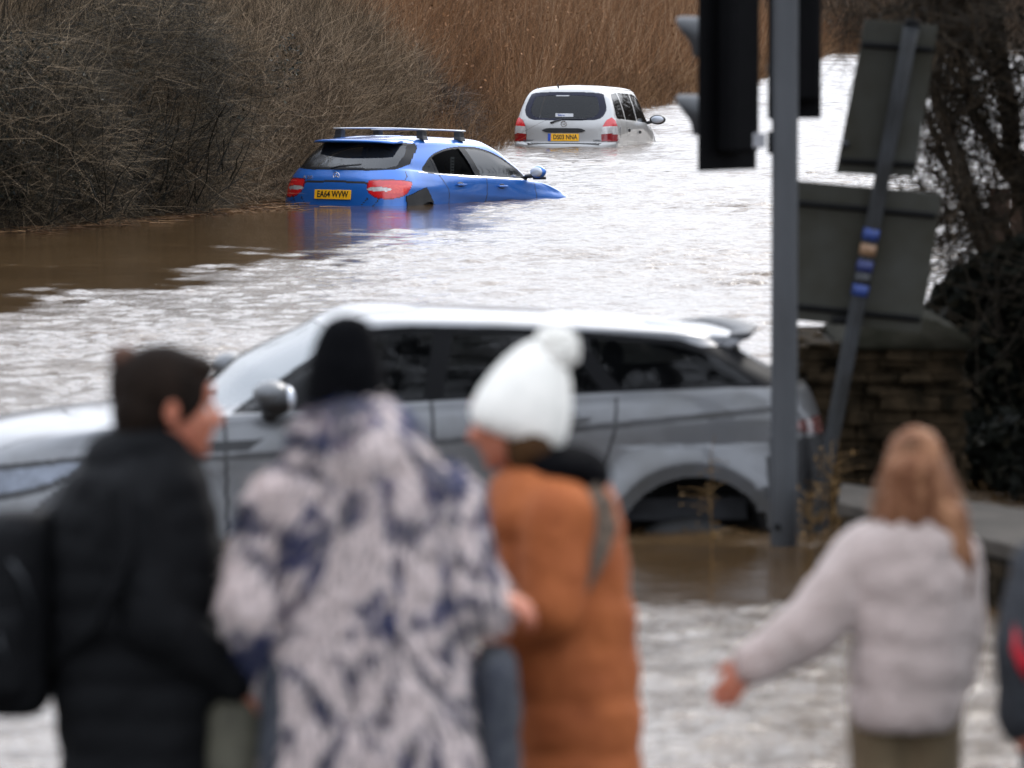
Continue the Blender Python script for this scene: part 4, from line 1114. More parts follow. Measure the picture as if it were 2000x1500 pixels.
m_screen = glass_mat('windscreen_glass', (.34, .40, .43), .5, .03, 2.6)  # pale tint stands in for the bright sky mirrored in the screen
m_silver_s = pm('mirror_silver', (.11, .113, .118), (.09, .092, .095), 8, .45, metal=.3, coat=.2)
m_lampp = pm('smoked_lens', (.20, .09, .08), (.08, .03, .028), 9, .15, coat=1)
sroot, sbody = suv()
tag(sroot, 'muddy grey SUV in flood water up to its wheel arches behind the onlookers', 'car')
sroot.location = (1.516, 26.9, -.607)
sroot.rotation_euler = (0, 0, R(180 + 8))

# ================================================================ street furniture
m_galv = pm('grey_pole_paint', (.062, .066, .072), (.040, .042, .045), 3, .55, metal=.1, bmp=.1, bscale=30, stretch=(1, 1, .3))
m_sigblk = pm('signal_black', (.004, .004, .0045), (.0025, .0025, .003), 5, .7, spec=.08)
m_signback = pm('sign_back', (.050, .050, .043), (.033, .031, .022), 3, .75, metal=0, bmp=.1, spec=.15)
m_galvd = pm('weathered_post', (.038, .040, .043), (.020, .020, .019), 5, .7, spec=.2)
m_rail = pm('sign_rail', (.008, .008, .008), None, 5, .8, spec=.1)
PX, PY = at(1534, 0, 25.2).x, 25.2
pole = empty('signal_pole', (PX, PY, -.65)); tag(pole, 'tall grey round pole standing in the water and carrying the traffic signals', 'pole')
b = MB().tube([(0, 0, 0), (0, 0, 1.0), (0, 0, 3.2), (0, 0, 4.9)], [.0595, .0595, .058, .058], 24); b.build('post', m_galv, pole, True)
MB().tube([(0, 0, 4.9), (0, 0, 4.93)], [.064, .050], 20).build('cap', m_blk, pole, True)
for z in (.74, .62): MB().tube([(-.03, -.05, z), (-.035, -.068, z)], .014, 8).build('bolt', m_rail, pole, True)
for z in (3.55,): MB().tube([(0, 0, z - .03), (0, 0, z + .03)], .066, 20).build('clamp', m_sigblk, pole, True)

def signal(name, label, loc, rz, lamps=3, bw=.38, bh=1.15, zb=0.0, hood=True, arm=None):
    """vertical traffic signal: box, backing board, three hoods; faces local +x"""
    r = empty(name, loc, (0, 0, rz)); tag(r, label, 'traffic signal')
    b = MB(); b.prism([(-bw / 2, 0), (bw / 2, 0), (bw / 2, bh), (-bw / 2, bh)], ((0, 1, 0), (0, 0, 1), (1, 0, 0)), .012, (0.02, 0, 0))
    b.build('backing_board', m_sigblk, r, bevel=.004)
    MB().box((-.03, 0, bh / 2), (.10, .22, bh - .16)).build('signal_box', m_sigblk, r, bevel=.02)
    for k in range(lamps):
        z = .22 + k * .35
        n = 20; rr = []
        hd = MB()
        for rad0, rad1 in ((.118, .118),):
            o_, i_ = [], []
            ang = np.linspace(-.55, math.pi + .55, n)
            A0 = [(.03, .118 * math.cos(a), z + .118 * math.sin(a)) for a in ang]; A1 = [(.03 + .25 * (.45 + .55 * max(0, math.sin(a))), .118 * math.cos(a), z + .118 * math.sin(a)) for a in ang]
            B0 = [(.03, .112 * math.cos(a), z + .112 * math.sin(a)) for a in ang]; B1 = [(.03 + .25 * (.45 + .55 * max(0, math.sin(a))), .112 * math.cos(a), z + .112 * math.sin(a)) for a in ang]
            vs = A0 + A1 + B0 + B1; fs = []
            for i in range(n - 1):
                fs += [(i, i + 1, n + i + 1, n + i), (2 * n + i + 1, 2 * n + i, 3 * n + i, 3 * n + i + 1), (n + i, n + i + 1, 3 * n + i + 1, 3 * n + i)]
            hd.add(vs, fs)
        hood_ = hd.build('hood', m_hood, r, True)
        MB().ell((.035, 0, z), (.02, .105, .105)).build('lens', [m_lensg, m_lensa, m_lensr][k % 3], r, True)
    return r
m_hood = pm('hood_grey', (.022, .024, .027), (.012, .013, .015), 6, .45)
m_lensg = pm('green_lens_off', (.01, .06, .035), None, 6, .2); m_lensa = pm('amber_lens_off', (.12, .06, .01), None, 6, .2); m_lensr = pm('red_lens_off', (.12, .01, .01), None, 6, .2)
s1c = at(1425, 330, 25.35)
sg1 = signal('traffic_signal', 'black traffic signal turned away with hoods poking out left of the pole', (s1c.x + .015, 25.45, s1c.z - .01), R(180 - 35), 3, .47, 1.25)
MB().box((-.10, -.19, .28), (.03, .035, .11)).build('bracket', m_sigblk, sg1, bevel=.005)
q = at(1482, 274, 25.2)
m_lab = pm('grey_label', (.30, .30, .31), (.22, .22, .23), 20, .8)
MB().box((0, 0, 0), (.056, .006, .064)).build('label_plate', m_lab, sg1, bevel=.004).matrix_local = sg1.matrix_basis.inverted() @ Matrix.Translation(Vector((q.x, 25.16, q.z)))
MB().tube([(0, 0, 0), (.0, 0, .10)], .012, 8).build('bracket_pin', m_sigblk, sg1, True).matrix_local = sg1.matrix_basis.inverted() @ Matrix.Translation(Vector((q.x + .05, 25.2, q.z - .06)))
s2c = at(1553, 232, 25.6)
sg2 = signal('traffic_signal', 'second black traffic signal showing its narrow back right of the pole', (s2c.x, 25.65, s2c.z), R(90), 3, .24, 1.25)

# leaning sign with two boards seen from behind
SY = 26.0
base = at(1587, 1046, SY)
lean = empty('leaning_sign', (base.x, SY, -.25)); tag(lean, 'leaning road sign on a bent grey post showing the bare backs of two boards', 'road sign')
pts = [at(x, y, SY) - Vector(lean.location) for x, y in ((1571, 1130), (1587, 1046), (1647, 740), (1699, 470), (1720, 364), (1751, 205), (1781, 50))]
MB().tube(pts, .036, 14).build('post', m_galvd, lean, True)
MB().tube([pts[-1], pts[-1] + Vector((.004, 0, .03))], [.042, .030], 12).build('post_cap', m_rail, lean, True)
def board(px4, Y, rails, name):
    P4 = [at(x, y, Y) - Vector(lean.location) for x, y in px4]
    u = (P4[1] - P4[0]); v = (P4[3] - P4[0]); n = Vector((0, 1, 0)); b = MB()
    fr = P4; bk = [p + n * .004 for p in P4]
    b.add(fr + bk, [(0, 1, 2, 3), (7, 6, 5, 4), (0, 4, 5, 1), (1, 5, 6, 2), (2, 6, 7, 3), (3, 7, 4, 0)])
    bo = b.build(name, m_signback, lean, bevel=.002)
    fb = MB(); fb.add([p + n * .0045 for p in P4] + [p + n * .006 for p in P4], [(0, 1, 2, 3), (7, 6, 5, 4), (0, 4, 5, 1), (1, 5, 6, 2), (2, 6, 7, 3), (3, 7, 4, 0)]); fb.build('sign_face', m_white, bo)
    for f in rails:
        a = P4[0].lerp(P4[3], f); c = P4[1].lerp(P4[2], f)
        MB().tube([a.lerp(c, .02) - n * .014, a.lerp(c, .98) - n * .014], .014, 4).build('rail', m_rail, bo)
    return bo
board([(1690, 38), (1832, 50), (1786, 346), (1632, 338)], SY + .06, (.16, .92), 'upper_board')
board([(1552, 352), (1840, 378), (1798, 651), (1540, 624)], SY + .06, (.16, .90), 'lower_board')
MB().tube([pts[2] + (pts[3] - pts[2]) * .42 + Vector((-.10, .03, 0)), pts[2] + (pts[3] - pts[2]) * .42 + Vector((.02, .03, .004))], .02, 8).build('clip', m_rail, lean, True)
q = at(1651, 282, SY + .03) - Vector(lean.location)
MB().tube([q, q + Vector((0, .02, 0))], .02, 10).build('pale_sticker', m_hood, lean, True)
m_stb = pm('blue_sticker', (.02, .05, .22), (.012, .03, .13), 30, .5); m_sto = pm('tan_sticker', (.26, .15, .075), (.18, .10, .055), 30, .5); m_std = pm('dark_blue_sticker', (.02, .03, .12), None, 30, .5)
for (x, y, m) in ((1704, 458, m_stb), (1698, 488, m_sto), (1692, 520, m_std), (1687, 545, m_hood), (1683, 567, m_stb)):
    q = at(x - 3, y, SY) - Vector(lean.location); d = (pts[3] - pts[2]).normalized()
    MB().tube([q - d * .026, q + d * .026], .0385, 14).build('sticker', m, lean, True)

# ================================================================ stone walls on the right
m_stone = pm('wall_stone', (.040, .028, .016), (.006, .005, .003), 8, .95, bmp=.7, bscale=26, bdist=.02, spec=.05)
m_cap = pm('mossy_cap_stone', (.024, .022, .016), (.011, .011, .007), 7, .95, bmp=.6, bscale=24, bdist=.02, spec=.05)
m_slab = pm('coping_slab', (.060, .050, .040), (.030, .025, .019), 4, .85, bmp=.4, bscale=30, spec=.2)
m_mortar = pm('dark_mortar', (.020, .017, .012), (.010, .009, .007), 9, .95, spec=.1)
def stone_block(b, x0, x1, y0, y1, z0, z1, h=(.022, .075), wd=(.07, .32), jut=.035):
    """random courses of thin stones all round a rectangular core"""
    z = z0
    while z < z1 - .01:
        hh = min(random.uniform(*h), z1 - z)
        for face in range(4):
            a, e = ((x0, x1), (y0, y1), (x0, x1), (y0, y1))[face]
            t = a
            while t < e - .01:
                ww = min(random.uniform(*wd), e - t); j = random.uniform(-jut, jut); g = .004
                tilt = Matrix.Rotation(random.uniform(-.04, .04), 3, 'Z') @ Matrix.Rotation(random.uniform(-.03, .03), 3, 'Y')
                c = {0: (t + ww / 2, y0 + .04 - j, z + hh / 2), 2: (t + ww / 2, y1 - .04 + j, z + hh / 2), 1: (x1 - .04 + j, t + ww / 2, z + hh / 2), 3: (x0 + .04 - j, t + ww / 2, z + hh / 2)}[face]
                dm = (ww - g, .11, hh - g) if face in (0, 2) else (.11, ww - g, hh - g)
                b.box(c, dm, tilt, taper=random.uniform(.93, 1))
                t += ww
        z += hh
wl = empty('stone_gate_pier', (1.78, 27.6, 0)); tag(wl, 'rough stone wall end with a domed mossy cap behind the leaning sign', 'stone wall')
b = MB(); stone_block(b, 1.40, 2.14, 27.0, 28.4, -.35, .80)
b.build('stonework', m_stone, wl, origin=(1.78, 27.6, 0), bevel=.004, seg=1)
MB().box((1.77, 27.7, .21), (.62, 1.28, 1.12)).build('core', m_mortar, wl, origin=(1.78, 27.6, 0))
b = MB(); rr = []
for k in range(9):
    y = 26.94 + (28.48 - 26.94) * k / 8
    rr.append([(1.56 + (2.20 - 1.56) * i / 14, y, .79 + .13 * math.sin(math.pi * i / 14) ** .7 + .008 * math.sin(i * 2.1 + k)) for i in range(15)] + [(2.20, y, .77), (1.56, y, .77)])
b.loft(rr).build('cap', m_cap, wl, True, origin=(1.78, 27.6, 0))
for nm in wl.children: pass

lw = empty('low_stone_wall', (2.3, 24.2, 0)); tag(lw, 'low wall topped with pale stone slabs running to the right edge beside the girl', 'stone wall')
far = [at(1648, 940, 25.3), at(2000, 990, 24.0), at(2400, 1050, 22.6)]; nea = [at(1640, 978, 24.4), at(1765, 1012, 23.6), at(2010, 1066, 22.3), at(2400, 1150, 20.7)]
zt = .27
outl = [(1.47, 25.35), (2.16, 24.05), (3.4, 21.9), (2.9, 20.6), (2.03, 22.25), (1.62, 23.55), (1.40, 24.4)]
o_ = Vector((2.3, 24.2, 0))
b = MB(); b.add([(x, y, zt - .07) for x, y in outl] + [(x, y, zt) for x, y in outl], [tuple(reversed(range(7))), tuple(range(7, 14))] + [(i, (i + 1) % 7, (i + 1) % 7 + 7, i + 7) for i in range(7)])
b.build('coping', m_slab, lw, origin=o_, bevel=.012)
cx_, cy_ = np.mean([p[0] for p in outl]), np.mean([p[1] for p in outl])
b = MB(); oo = [(cx_ + (x - cx_) * .93, cy_ + (y - cy_) * .93) for x, y in outl]
b.add([(x, y, -.7) for x, y in oo] + [(x, y, zt - .07) for x, y in oo], [tuple(reversed(range(7))), tuple(range(7, 14))] + [(i, (i + 1) % 7, (i + 1) % 7 + 7, i + 7) for i in range(7)])
b.build('core', m_mortar, lw, origin=o_)
b = MB()
for i in range(7):
    p, q = Vector(oo[i] + (0,)), Vector(oo[(i + 1) % 7] + (0,)); d = (q - p); Lg = d.length; d.normalize(); a = math.atan2(d.y, d.x)
    z = -.15
    while z < zt - .09:
        h = random.uniform(.05, .09); t = 0
        while t < Lg:
            w_ = min(random.uniform(.12, .3), Lg - t); c = p + d * (t + w_ / 2)
            b.box((c.x, c.y, z + h / 2), (w_ - .006, .05 + random.uniform(0, .03), h - .006), Matrix.Rotation(a, 3, 'Z')); t += w_
        z += h
b.build('stonework', m_stone, lw, origin=o_, bevel=.004, seg=1)

# ivy-grown garden wall behind, its leaves coloured for deep shade
iw = empty('ivy_covered_wall', (4.2, 30, 0)); tag(iw, 'high wall buried in ivy coloured near black for deep shade at the right edge behind the girl', 'ivy covered wall')
prof = [(2.18, .62), (2.35, .85), (2.75, 1.05), (3.3, 1.25), (4.5, 1.6), (7.5, 2.0)]
b = MB()
b.prism([(x, z) for x, z in prof] + [(7.5, -.5), (2.18, -.5)], ((1, 0, 0), (0, 0, 1), (0, 1, 0)), .5, (0, 29.9, 0))
b.build('wall', m_mortar, iw, origin=(4.2, 30, 0))
n = 30000; X = RNG.uniform(2.08, 7.5, n) ; X = np.where(RNG.random(n) < .6, RNG.uniform(2.1, 3.8, n), X)
top = np.interp(X, [p[0] for p in prof], [p[1] for p in prof]) + .08
Z = -.15 + RNG.random(n) * (top + .15); Yl = 29.78 - .25 * RNG.random(n) ** 2 + .1 * np.sin(X * 5) * np.sin(Z * 6)
Yl = np.where(RNG.random(n) < .15, RNG.uniform(29.8, 30.4, n), Yl); Z = np.where(Yl > 29.8, top + .05 * RNG.random(n), Z)
veg('ivy', [leaves(np.stack([X, Yl, Z], -1), RNG.uniform(.025, .06, n))], m_ivyd, iw, origin=(4.2, 30, 0)) if False else None
m_ivyd = tone_mat('shade_black_ivy', [(0, (.002, .0025, .0015)), (.75, (.006, .0065, .004)), (1, (.020, .016, .009))], rough=.8, spec=.08)  # near-black leaf colours stand in for the deep shade on the right
veg('ivy', [leaves(np.stack([X, Yl, Z], -1), RNG.uniform(.025, .06, n))], m_ivyd, iw, origin=(4.2, 30, 0))
m_tw0 = tone_mat('wall_stems', [(0, (.010, .007, .004)), (.5, (.032, .023, .013)), (1, (.06, .04, .025))])
n = 200; X = RNG.uniform(2.1, 4.2, n); top = np.interp(X, [p[0] for p in prof], [p[1] for p in prof])
veg('bare_stem', [twigs(np.stack([X, 29.45 + 0 * X, RNG.random(n) * top], -1), np.stack([fn(n, .9), fn(n, .1), .5 + fn(n, .5)], -1), RNG.uniform(.3, 1.0, n), RNG.uniform(.002, .004, n), np.stack([fn(n, .15), 0 * X, fn(n, .1)], -1), 5, tone=.1 + .4 * RNG.random(n))], m_tw0, iw, origin=(4.2, 30, 0))

n = 16000; X = RNG.uniform(2.16, 5, n); Yg = RNG.uniform(24.6, 29.9, n); k_ = X > 2.2 + (28.4 - Yg) * .28 * (Yg < 28.4); X, Yg = X[k_], Yg[k_]
tag(veg('undergrowth', [leaves(np.stack([X, Yg, .02 + .20 * RNG.random(len(X)) * (1 + .6 * np.sin(X * 3) * np.sin(Yg * 2))], -1), RNG.uniform(.03, .06, len(X)))], m_ivyd), 'low leaves added to carry the deep shade between the stone wall and the ivy wall', 'undergrowth', kind='stuff')  # leaves added so the ground strip reads as dark as the shade around

# rusty brown boarded fence farther back
bf = empty('brown_board_fence', (4.6, 40, 0)); tag(bf, 'rust brown board fence with a straight top behind the bare tree', 'fence')
zt2 = at(1950, 368, 40).z; x0 = at(1934, 0, 40).x
m_fence = pm('rusty_boards', (.10, .045, .018), (.045, .022, .012), 4, .85, bmp=.3, stretch=(1, 1, .2))
for k in range(18):
    MB().box((x0 + .075 + k * .15, 40, (zt2 - .5) / 2), (.145, .03, zt2 + .5)).build('board', m_fence, bf, origin=(4.6, 40, 0)) if k < 18 else None
MB().box((x0 + 1.35, 40.05, zt2 - .2), (2.7, .05, .08)).build('rail', m_fence, bf, origin=(4.6, 40, 0))

# ================================================================ bare tree at the right
def bare_tree(name, label, root_, stems, Yr, counts, lens, rads, mat, crown=None):
    tr = empty(name, root_); tag(tr, label, 'tree')
    b = MB(); segsP = []; segsD = []
    for st in stems:
        pts = [Vector(p) for p in st[0]]; r0, r1 = st[1]
        m = 14; pp = []
        for i in range(m + 1):
            t = i / m * (len(pts) - 1); k = min(int(t), len(pts) - 2); p = pts[k].lerp(pts[k + 1], t - k)
            pp.append(p + Vector((random.gauss(0, .015), random.gauss(0, .015), random.gauss(0, .01))))
        b.tube([p - Vector(root_) for p in pp], [r0 + (r1 - r0) * i / m for i in range(m + 1)], 10)
        for i in range(2, m): segsP.append(pp[i]); segsD.append((pp[i + 1] - pp[i]).normalized())
    b.build('trunk', m_bark, tr, True)
    P = np.array([list(p) for p in segsP]); D = np.array([list(p) for p in segsD])
    parts = []
    for lv, (c, ln, rd) in enumerate(zip(counts, lens, rads)):
        i = RNG.integers(0, len(P), c)
        d = D[i] * .55 + RNG.normal(0, .62, (c, 3)) + np.array([.06, 0, -.02])
        L = RNG.uniform(*ln, c)
        tw = twigs(P[i] + RNG.normal(0, .01, (c, 3)), d, L, RNG.uniform(*rd, c), np.stack([fn(c, .12), fn(c, .1), fn(c, .12)], -1) * L[:, None] * 1.2, 4)
        parts.append(tw)
        k = tw[3]; P = k[:, 1:].reshape(-1, 3); D = np.repeat(tw[4], k.shape[1] - 1, axis=0)
    br_ = veg('branch', parts[:2], mat, tr, origin=root_)
    veg('twig', parts[2:], mat, tr, origin=root_)
    return tr, P
m_tw = tone_mat('tree_twigs', [(0, (.010, .007, .004)), (.6, (.032, .023, .013)), (.95, (.075, .05, .028)), (1, (.12, .08, .045))])
YT = 32.0
A = lambda x, y, Y=YT: tuple(at(x, y, Y))
tree1, PT = bare_tree('bare_tree', 'leafless thorny tree with leaning stems over the water behind the road sign', (3.2, YT, .1), [
    ([A(2010, 760), A(1960, 600), A(1880, 330), A(1820, 190), A(1815, 60), A(1810, -120)], (.06, .02)),
    ([A(2000, 760, 32.3), A(1930, 520, 32.3), A(1845, 300, 32.3), A(1810, 225, 32.3), A(1780, 150, 32.3)], (.04, .012)),
    ([A(2060, 800, 32.6), A(2010, 400, 32.6), A(1960, 150, 32.6), A(1930, -150, 32.6), A(1960, -500, 32.6)], (.075, .03)),
    ([A(2010, 400, 32.6), A(1920, 250, 32.4), A(1850, 60, 32.2), A(1800, 10, 32), A(1760, 20, 31.9)], (.045, .010)),
    ([A(2030, 560, 32.6), A(1950, 420, 32.2), A(1870, 400, 31.9), A(1800, 460, 31.7)], (.03, .010)),
    ([A(1960, 150, 32.6), A(1880, 60, 32.6), A(1810, -60, 32.6), A(1760, -150, 32.6)], (.05, .02)),
    ([A(2060, 700, 32.8), A(2080, 200, 32.8), A(2100, -400, 33), A(2080, -800, 33)], (.09, .04))],
    YT, (160, 1200, 6000, 5000), ((.2, .65), (.15, .45), (.1, .32), (.06, .2)), ((.006, .013), (.003, .007), (.0018, .004), (.0012, .0025)), m_tw)
n = 3000; k = RNG.integers(0, len(PT), n); q = PT[k] + RNG.normal(0, .05, (n, 3)); q = q[q[:, 0] > 2.3 + .6 * RNG.random(len(q))]
veg('leaf', [leaves(q, RNG.uniform(.01, .03, len(q)))], m_ivyd, tree1, origin=(3.2, YT, .1))
# unseen tree added above the frame so its limbs mirror in the car windows
bare_tree('mirrored_tree', 'unseen bare tree added above the frame to be mirrored in the grey SUV windows', (7.0, 21, 0), [
    ([(7, 21, -.2), (6.3, 21, 5), (4, 20.5, 9), (0, 20, 10.8), (-3.5, 20, 11.2)], (.28, .05)),
    ([(6.3, 21, 5), (5, 19, 10), (3, 18, 13)], (.16, .05)),
    ([(4, 20.5, 9), (1, 21.5, 8.6), (-3, 22, 8.8)], (.14, .04)),
    ([(5, 21, 7.5), (3, 19.3, 8.0), (0, 18.3, 8.6), (-2.5, 18, 9.5)], (.12, .03))],
    21, (90, 700, 4200), ((1.0, 2.8), (.6, 1.6), (.3, .9)), ((.03, .06), (.014, .03), (.007, .015)), m_tw)
# evergreen mass added outside the frame to shade the right side
n = 60000; u = RNG.normal(0, 1, (n, 3)); u /= np.linalg.norm(u, axis=1, keepdims=True)
rad = RNG.random(n) ** .4; c0 = np.array([5.6, 31.0, 3.4])
Pm = c0 + u * rad[:, None] * np.array([2.7, 3.5, 2.9]); cl = np.array([mnoise.noise(Vector(p) * 1.1) for p in Pm]); Pm = Pm[(cl > -.12)]
hol = empty('shade_tree', (5.6, 31, 0)); tag(hol, 'unseen evergreen tree added past the upper right corner to shade the ivy wall', 'tree')
veg('crown', [leaves(Pm, RNG.uniform(.04, .09, len(Pm)))], m_ivyd, hol, origin=(5.6, 31, 0))
MB().tube([(5.6, 31, -.2), (5.55, 31, 1.5), (5.6, 31.1, 4)], [.16, .12, .05], 10).build('trunk', m_bark, hol, True, origin=(5.6, 31, 0))

# dry weeds standing in the water
def weed(name, label, px, py0, py1, Y, n):
    b0 = at(px, py0, Y); root_ = (b0.x, Y, 0)
    h = at(px, py1, Y).z
    t1 = twigs(np.array([[b0.x, Y, -.1]]), np.array([[-.02, 0, 1.0]]), np.array([h + .1]), np.array([.005]), np.array([[.02, 0, 0.]]), 6, tone=np.array([.6]))
    k = RNG.random(n); base = np.stack([b0.x - .02 * k, Y + 0 * k, .02 + k * (h * .75)], -1)
    t2 = twigs(base, np.stack([fn(n, .8), fn(n, .5), .6 + 0 * k], -1), RNG.uniform(.05, .16, n), np.full(n, .0025), np.stack([0 * k, 0 * k, -.04 - 0 * k], -1), 3, tone=.4 + .6 * RNG.random(n))
    l = leaves(t2[3][:, -1], RNG.uniform(.008, .018, n), .4 + .6 * RNG.random(n))
    return tag(veg(name, [t1, t2, l], m_weed, origin=root_), label, 'plant')
m_weed = tone_mat('dry_weed', [(0, (.04, .025, .01)), (.6, (.12, .07, .025)), (1, (.22, .13, .05))])
weed('dry_weed', 'thin dry weed stalk in the water before the rear wheel of the grey SUV', 1392, 1050, 850, 25.0, 26)
weed('dry_weed', 'ochre dead weed growing in front of the stone wall end by the leaning post', 1632, 1045, 855, 25.9, 60)
weed('dry_weed', 'short dead weed at the foot of the signal pole', 1585, 1045, 950, 25.6, 40)
# ================================================================ people
m_skin = pm('skin', (.46, .17, .10), (.38, .12, .07), 9, .5, spec=.3); 
m_skin.node_tree.nodes['Principled BSDF'].inputs['Subsurface Weight'].default_value = .05
m_eye = pm('eye', (.5, .48, .45), None, 9, .2); m_iris = pm('iris', (.03, .02, .015), None, 9, .2)
m_blkcoat = pm('black_coat', (.0055, .0056, .0062), (.0032, .0032, .0036), 7, .8, bmp=.4, bscale=14, bdist=.03, spec=.12)
m_blkknit = pm('black_knit', (.0035, .0035, .004), (.002, .002, .0025), 30, .95, bmp=.5, bscale=90, spec=.04)
m_hairblk = pm('dark_hair', (.014, .008, .005), (.006, .0035, .002), 14, .8, spec=.1, bmp=.5, bscale=60, stretch=(1, 1, .2))
m_scrunch = pm('brown_band', (.075, .030, .015), (.04, .018, .010), 30, .9)
m_white_knit = pm('white_knit', (.84, .80, .72), (.72, .69, .62), 18, .95, bmp=.6, bscale=80, sheen=.3)
m_orange = pm('orange_coat', (.37, .108, .032), (.24, .062, .018), 4, .72, bmp=.35, bscale=12, bdist=.03, spec=.2)
m_brownhair = pm('brown_hair', (.060, .028, .010), (.028, .013, .005), 12, .85, spec=.1, bmp=.5, bscale=50, stretch=(1, 1, .15))
m_blond = pm('blond_hair', (.30, .145, .072), (.13, .050, .022), 16, .7, spec=.2, bmp=.7, bscale=40, stretch=(1, 1, .12), lo=.4, hi=.62)
m_teddy = pm('teddy_fleece', (.55, .44, .395), (.44, .35, .31), 9, .98, bmp=1.0, bscale=110, bdist=.012, sheen=.4)
m_khaki = pm('khaki_cloth', (.16, .115, .062), (.11, .078, .042), 7, .9, bmp=.3)
m_denim = pm('dark_trousers', (.02, .022, .03), (.012, .013, .018), 10, .9)
m_boot = pm('boot', (.02, .018, .016), None, 10, .6)
m_charcoal = pm('charcoal_coat', (.020, .022, .026), (.012, .013, .016), 6, .75, bmp=.3, bscale=14, bdist=.03)
m_redst = pm('red_stripe', (.50, .006, .02), (.42, .005, .015), 9, .6)
m_herring = pm('herringbone_scarf', (.16, .115, .08), (.05, .04, .03), 45, .95, bmp=.6, bscale=90)
m_olive = pm('olive_canvas', (.10, .092, .062), (.045, .040, .026), 9, .85, bmp=.4)
m_greycloth = pm('grey_fleck_cloth', (.050, .053, .060), (.018, .020, .030), 30, .95, bmp=.5)
m_fur = None
m_strand = tone_mat('hair_strand', [(0, (.06, .025, .012)), (.5, (.20, .09, .045)), (1, (.42, .26, .16))], rough=.5)

def remesh(o, vox, smooth=4, disp=0, dsize=.12):
    r = o.modifiers.new('remesh', 'REMESH'); r.mode = 'VOXEL'; r.voxel_size = vox; r.use_smooth_shade = True
    if smooth:
        s = o.modifiers.new('smooth', 'SMOOTH'); s.factor = .6; s.iterations = smooth
    if disp:
        t = bpy.data.textures.new('folds', 'CLOUDS'); t.noise_scale = dsize; t.noise_depth = 2
        d = o.modifiers.new('folds', 'DISPLACE'); d.texture = t; d.strength = disp; d.mid_level = .5; d.texture_coords = 'LOCAL'
    return o
def basis(fwd, up=(0, 0, 1)):
    f = Vector(fwd).normalized(); u = Vector(up); l = u.cross(f).normalized(); u = f.cross(l).normalized()
    return Matrix((f, l, u)).transposed()          # columns: forward, left, up
def cap(b, p, q, r0, r1, n=12, k=5):
    """tapered capsule"""
    p, q = Vector(p), Vector(q); d = (q - p); L = d.length; d.normalize()
    pts = []; rr = []
    for i in range(k): a = math.pi / 2 * (1 - i / k); pts.append(p - d * r0 * math.sin(a)); rr.append(max(r0 * math.cos(a), .0008))
    pts.append(p); rr.append(r0); pts.append(q); rr.append(r1)
    for i in range(1, k + 1): a = math.pi / 2 * i / k; pts.append(q + d * r1 * math.sin(a)); rr.append(max(r1 * math.cos(a), .0008))
    return b.tube(pts, rr, n)
def head(b, c, fwd, s=1.0, up=(0, 0, 1)):
    """skull, jaw, face features, neck; c = centre of the head"""
    M = basis(fwd, up); c = Vector(c); T = lambda x, y, z: c + M @ Vector((x * s, y * s, z * s))
    E = lambda p, r: b.ell(T(*p), [q * s for q in r], M, 20, 14)
    E((-.010, 0, .025), (.098, .077, .090)); E((.025, 0, -.035), (.068, .060, .072)); E((.040, 0, -.080), (.040, .042, .032))
    E((.058, 0, -.030), (.046, .048, .078)); E((.070, 0, .045), (.022, .055, .030)); E((.076, 0, .022), (.016, .052, .010))
    E((.070, .036, -.018), (.022, .022, .020)); E((.070, -.036, -.018), (.022, .022, .020))
    cap(b, T(.090, 0, .018), T(.112, 0, -.018), .008 * s, .014 * s, 10); E((.098, .012, -.022), (.012, .009, .008)); E((.098, -.012, -.022), (.012, .009, .008))
    E((.090, 0, -.050), (.012, .024, .007)); E((.088, 0, -.060), (.012, .021, .007)); E((.082, 0, -.092), (.018, .022, .014))
    for y in (1, -1):
        E((-.008, y * .078, -.002), (.020, .008, .032)); E((-.004, y * .082, -.024), (.011, .007, .012)); E((-.014, y * .084, .012), (.012, .006, .016))
    cap(b, T(-.015, 0, -.05), T(-.030, 0, -.17), .054 * s, .060 * s, 14)
    return T, M
def eyes(T, M, s, par, o):
    for y in (1, -1):
        e = MB().ell(T(.076, y * .032, .006), (.012 * s, .012 * s, .010 * s), M).build('eye', m_eye, par, True, origin=o)
        MB().ell(T(.0855, y * .032, .006), (.0035 * s, .006 * s, .006 * s), M, 10, 6).build('iris', m_iris, e, True, origin=o)
def hand(b, w, d, pn, s=1.0, curl=.6, side=1):
    """hand from wrist w pointing along d, palm facing pn"""
    d = Vector(d).normalized(); pn = Vector(pn); pn = (pn - d * pn.dot(d)).normalized(); x = d.cross(pn) * side
    w = Vector(w); Mx = Matrix((x, d, pn)).transposed()
    b.ell(w + d * .045 * s, (.042 * s, .056 * s, .017 * s), Mx, 16, 10)
    for i, (ox, ln) in enumerate(((-.032, .068), (-.011, .078), (.011, .074), (.031, .058))):
        p = w + d * (.082 - abs(i - 1.4) * .006) * s + x * ox * s; cu = curl * (.8 + .12 * i)
        q = p + (d * math.cos(cu * .5) + pn * math.sin(cu * .5) + x * ox * 1.2).normalized() * ln * .45 * s
        r = q + (d * math.cos(cu * 1.2) + pn * math.sin(cu * 1.2) + x * ox * .8).normalized() * ln * .32 * s
        e = r + (d * math.cos(cu * 1.7) + pn * math.sin(cu * 1.7)).normalized() * ln * .25 * s
        cap(b, p, q, .0095 * s, .0088 * s, 8, 3); cap(b, q, r, .0088 * s, .0080 * s, 8, 3); cap(b, r, e, .0080 * s, .0068 * s, 8, 3)
    p = w + d * .022 * s - x * .034 * s; q = p + (d * .7 - x * .6 + pn * .35).normalized() * .038 * s; r = q + (d * .9 - x * .15 + pn * .4).normalized() * .030 * s
    cap(b, p, q, .014 * s, .0105 * s, 8, 3); cap(b, q, r, .0105 * s, .008 * s, 8, 3)
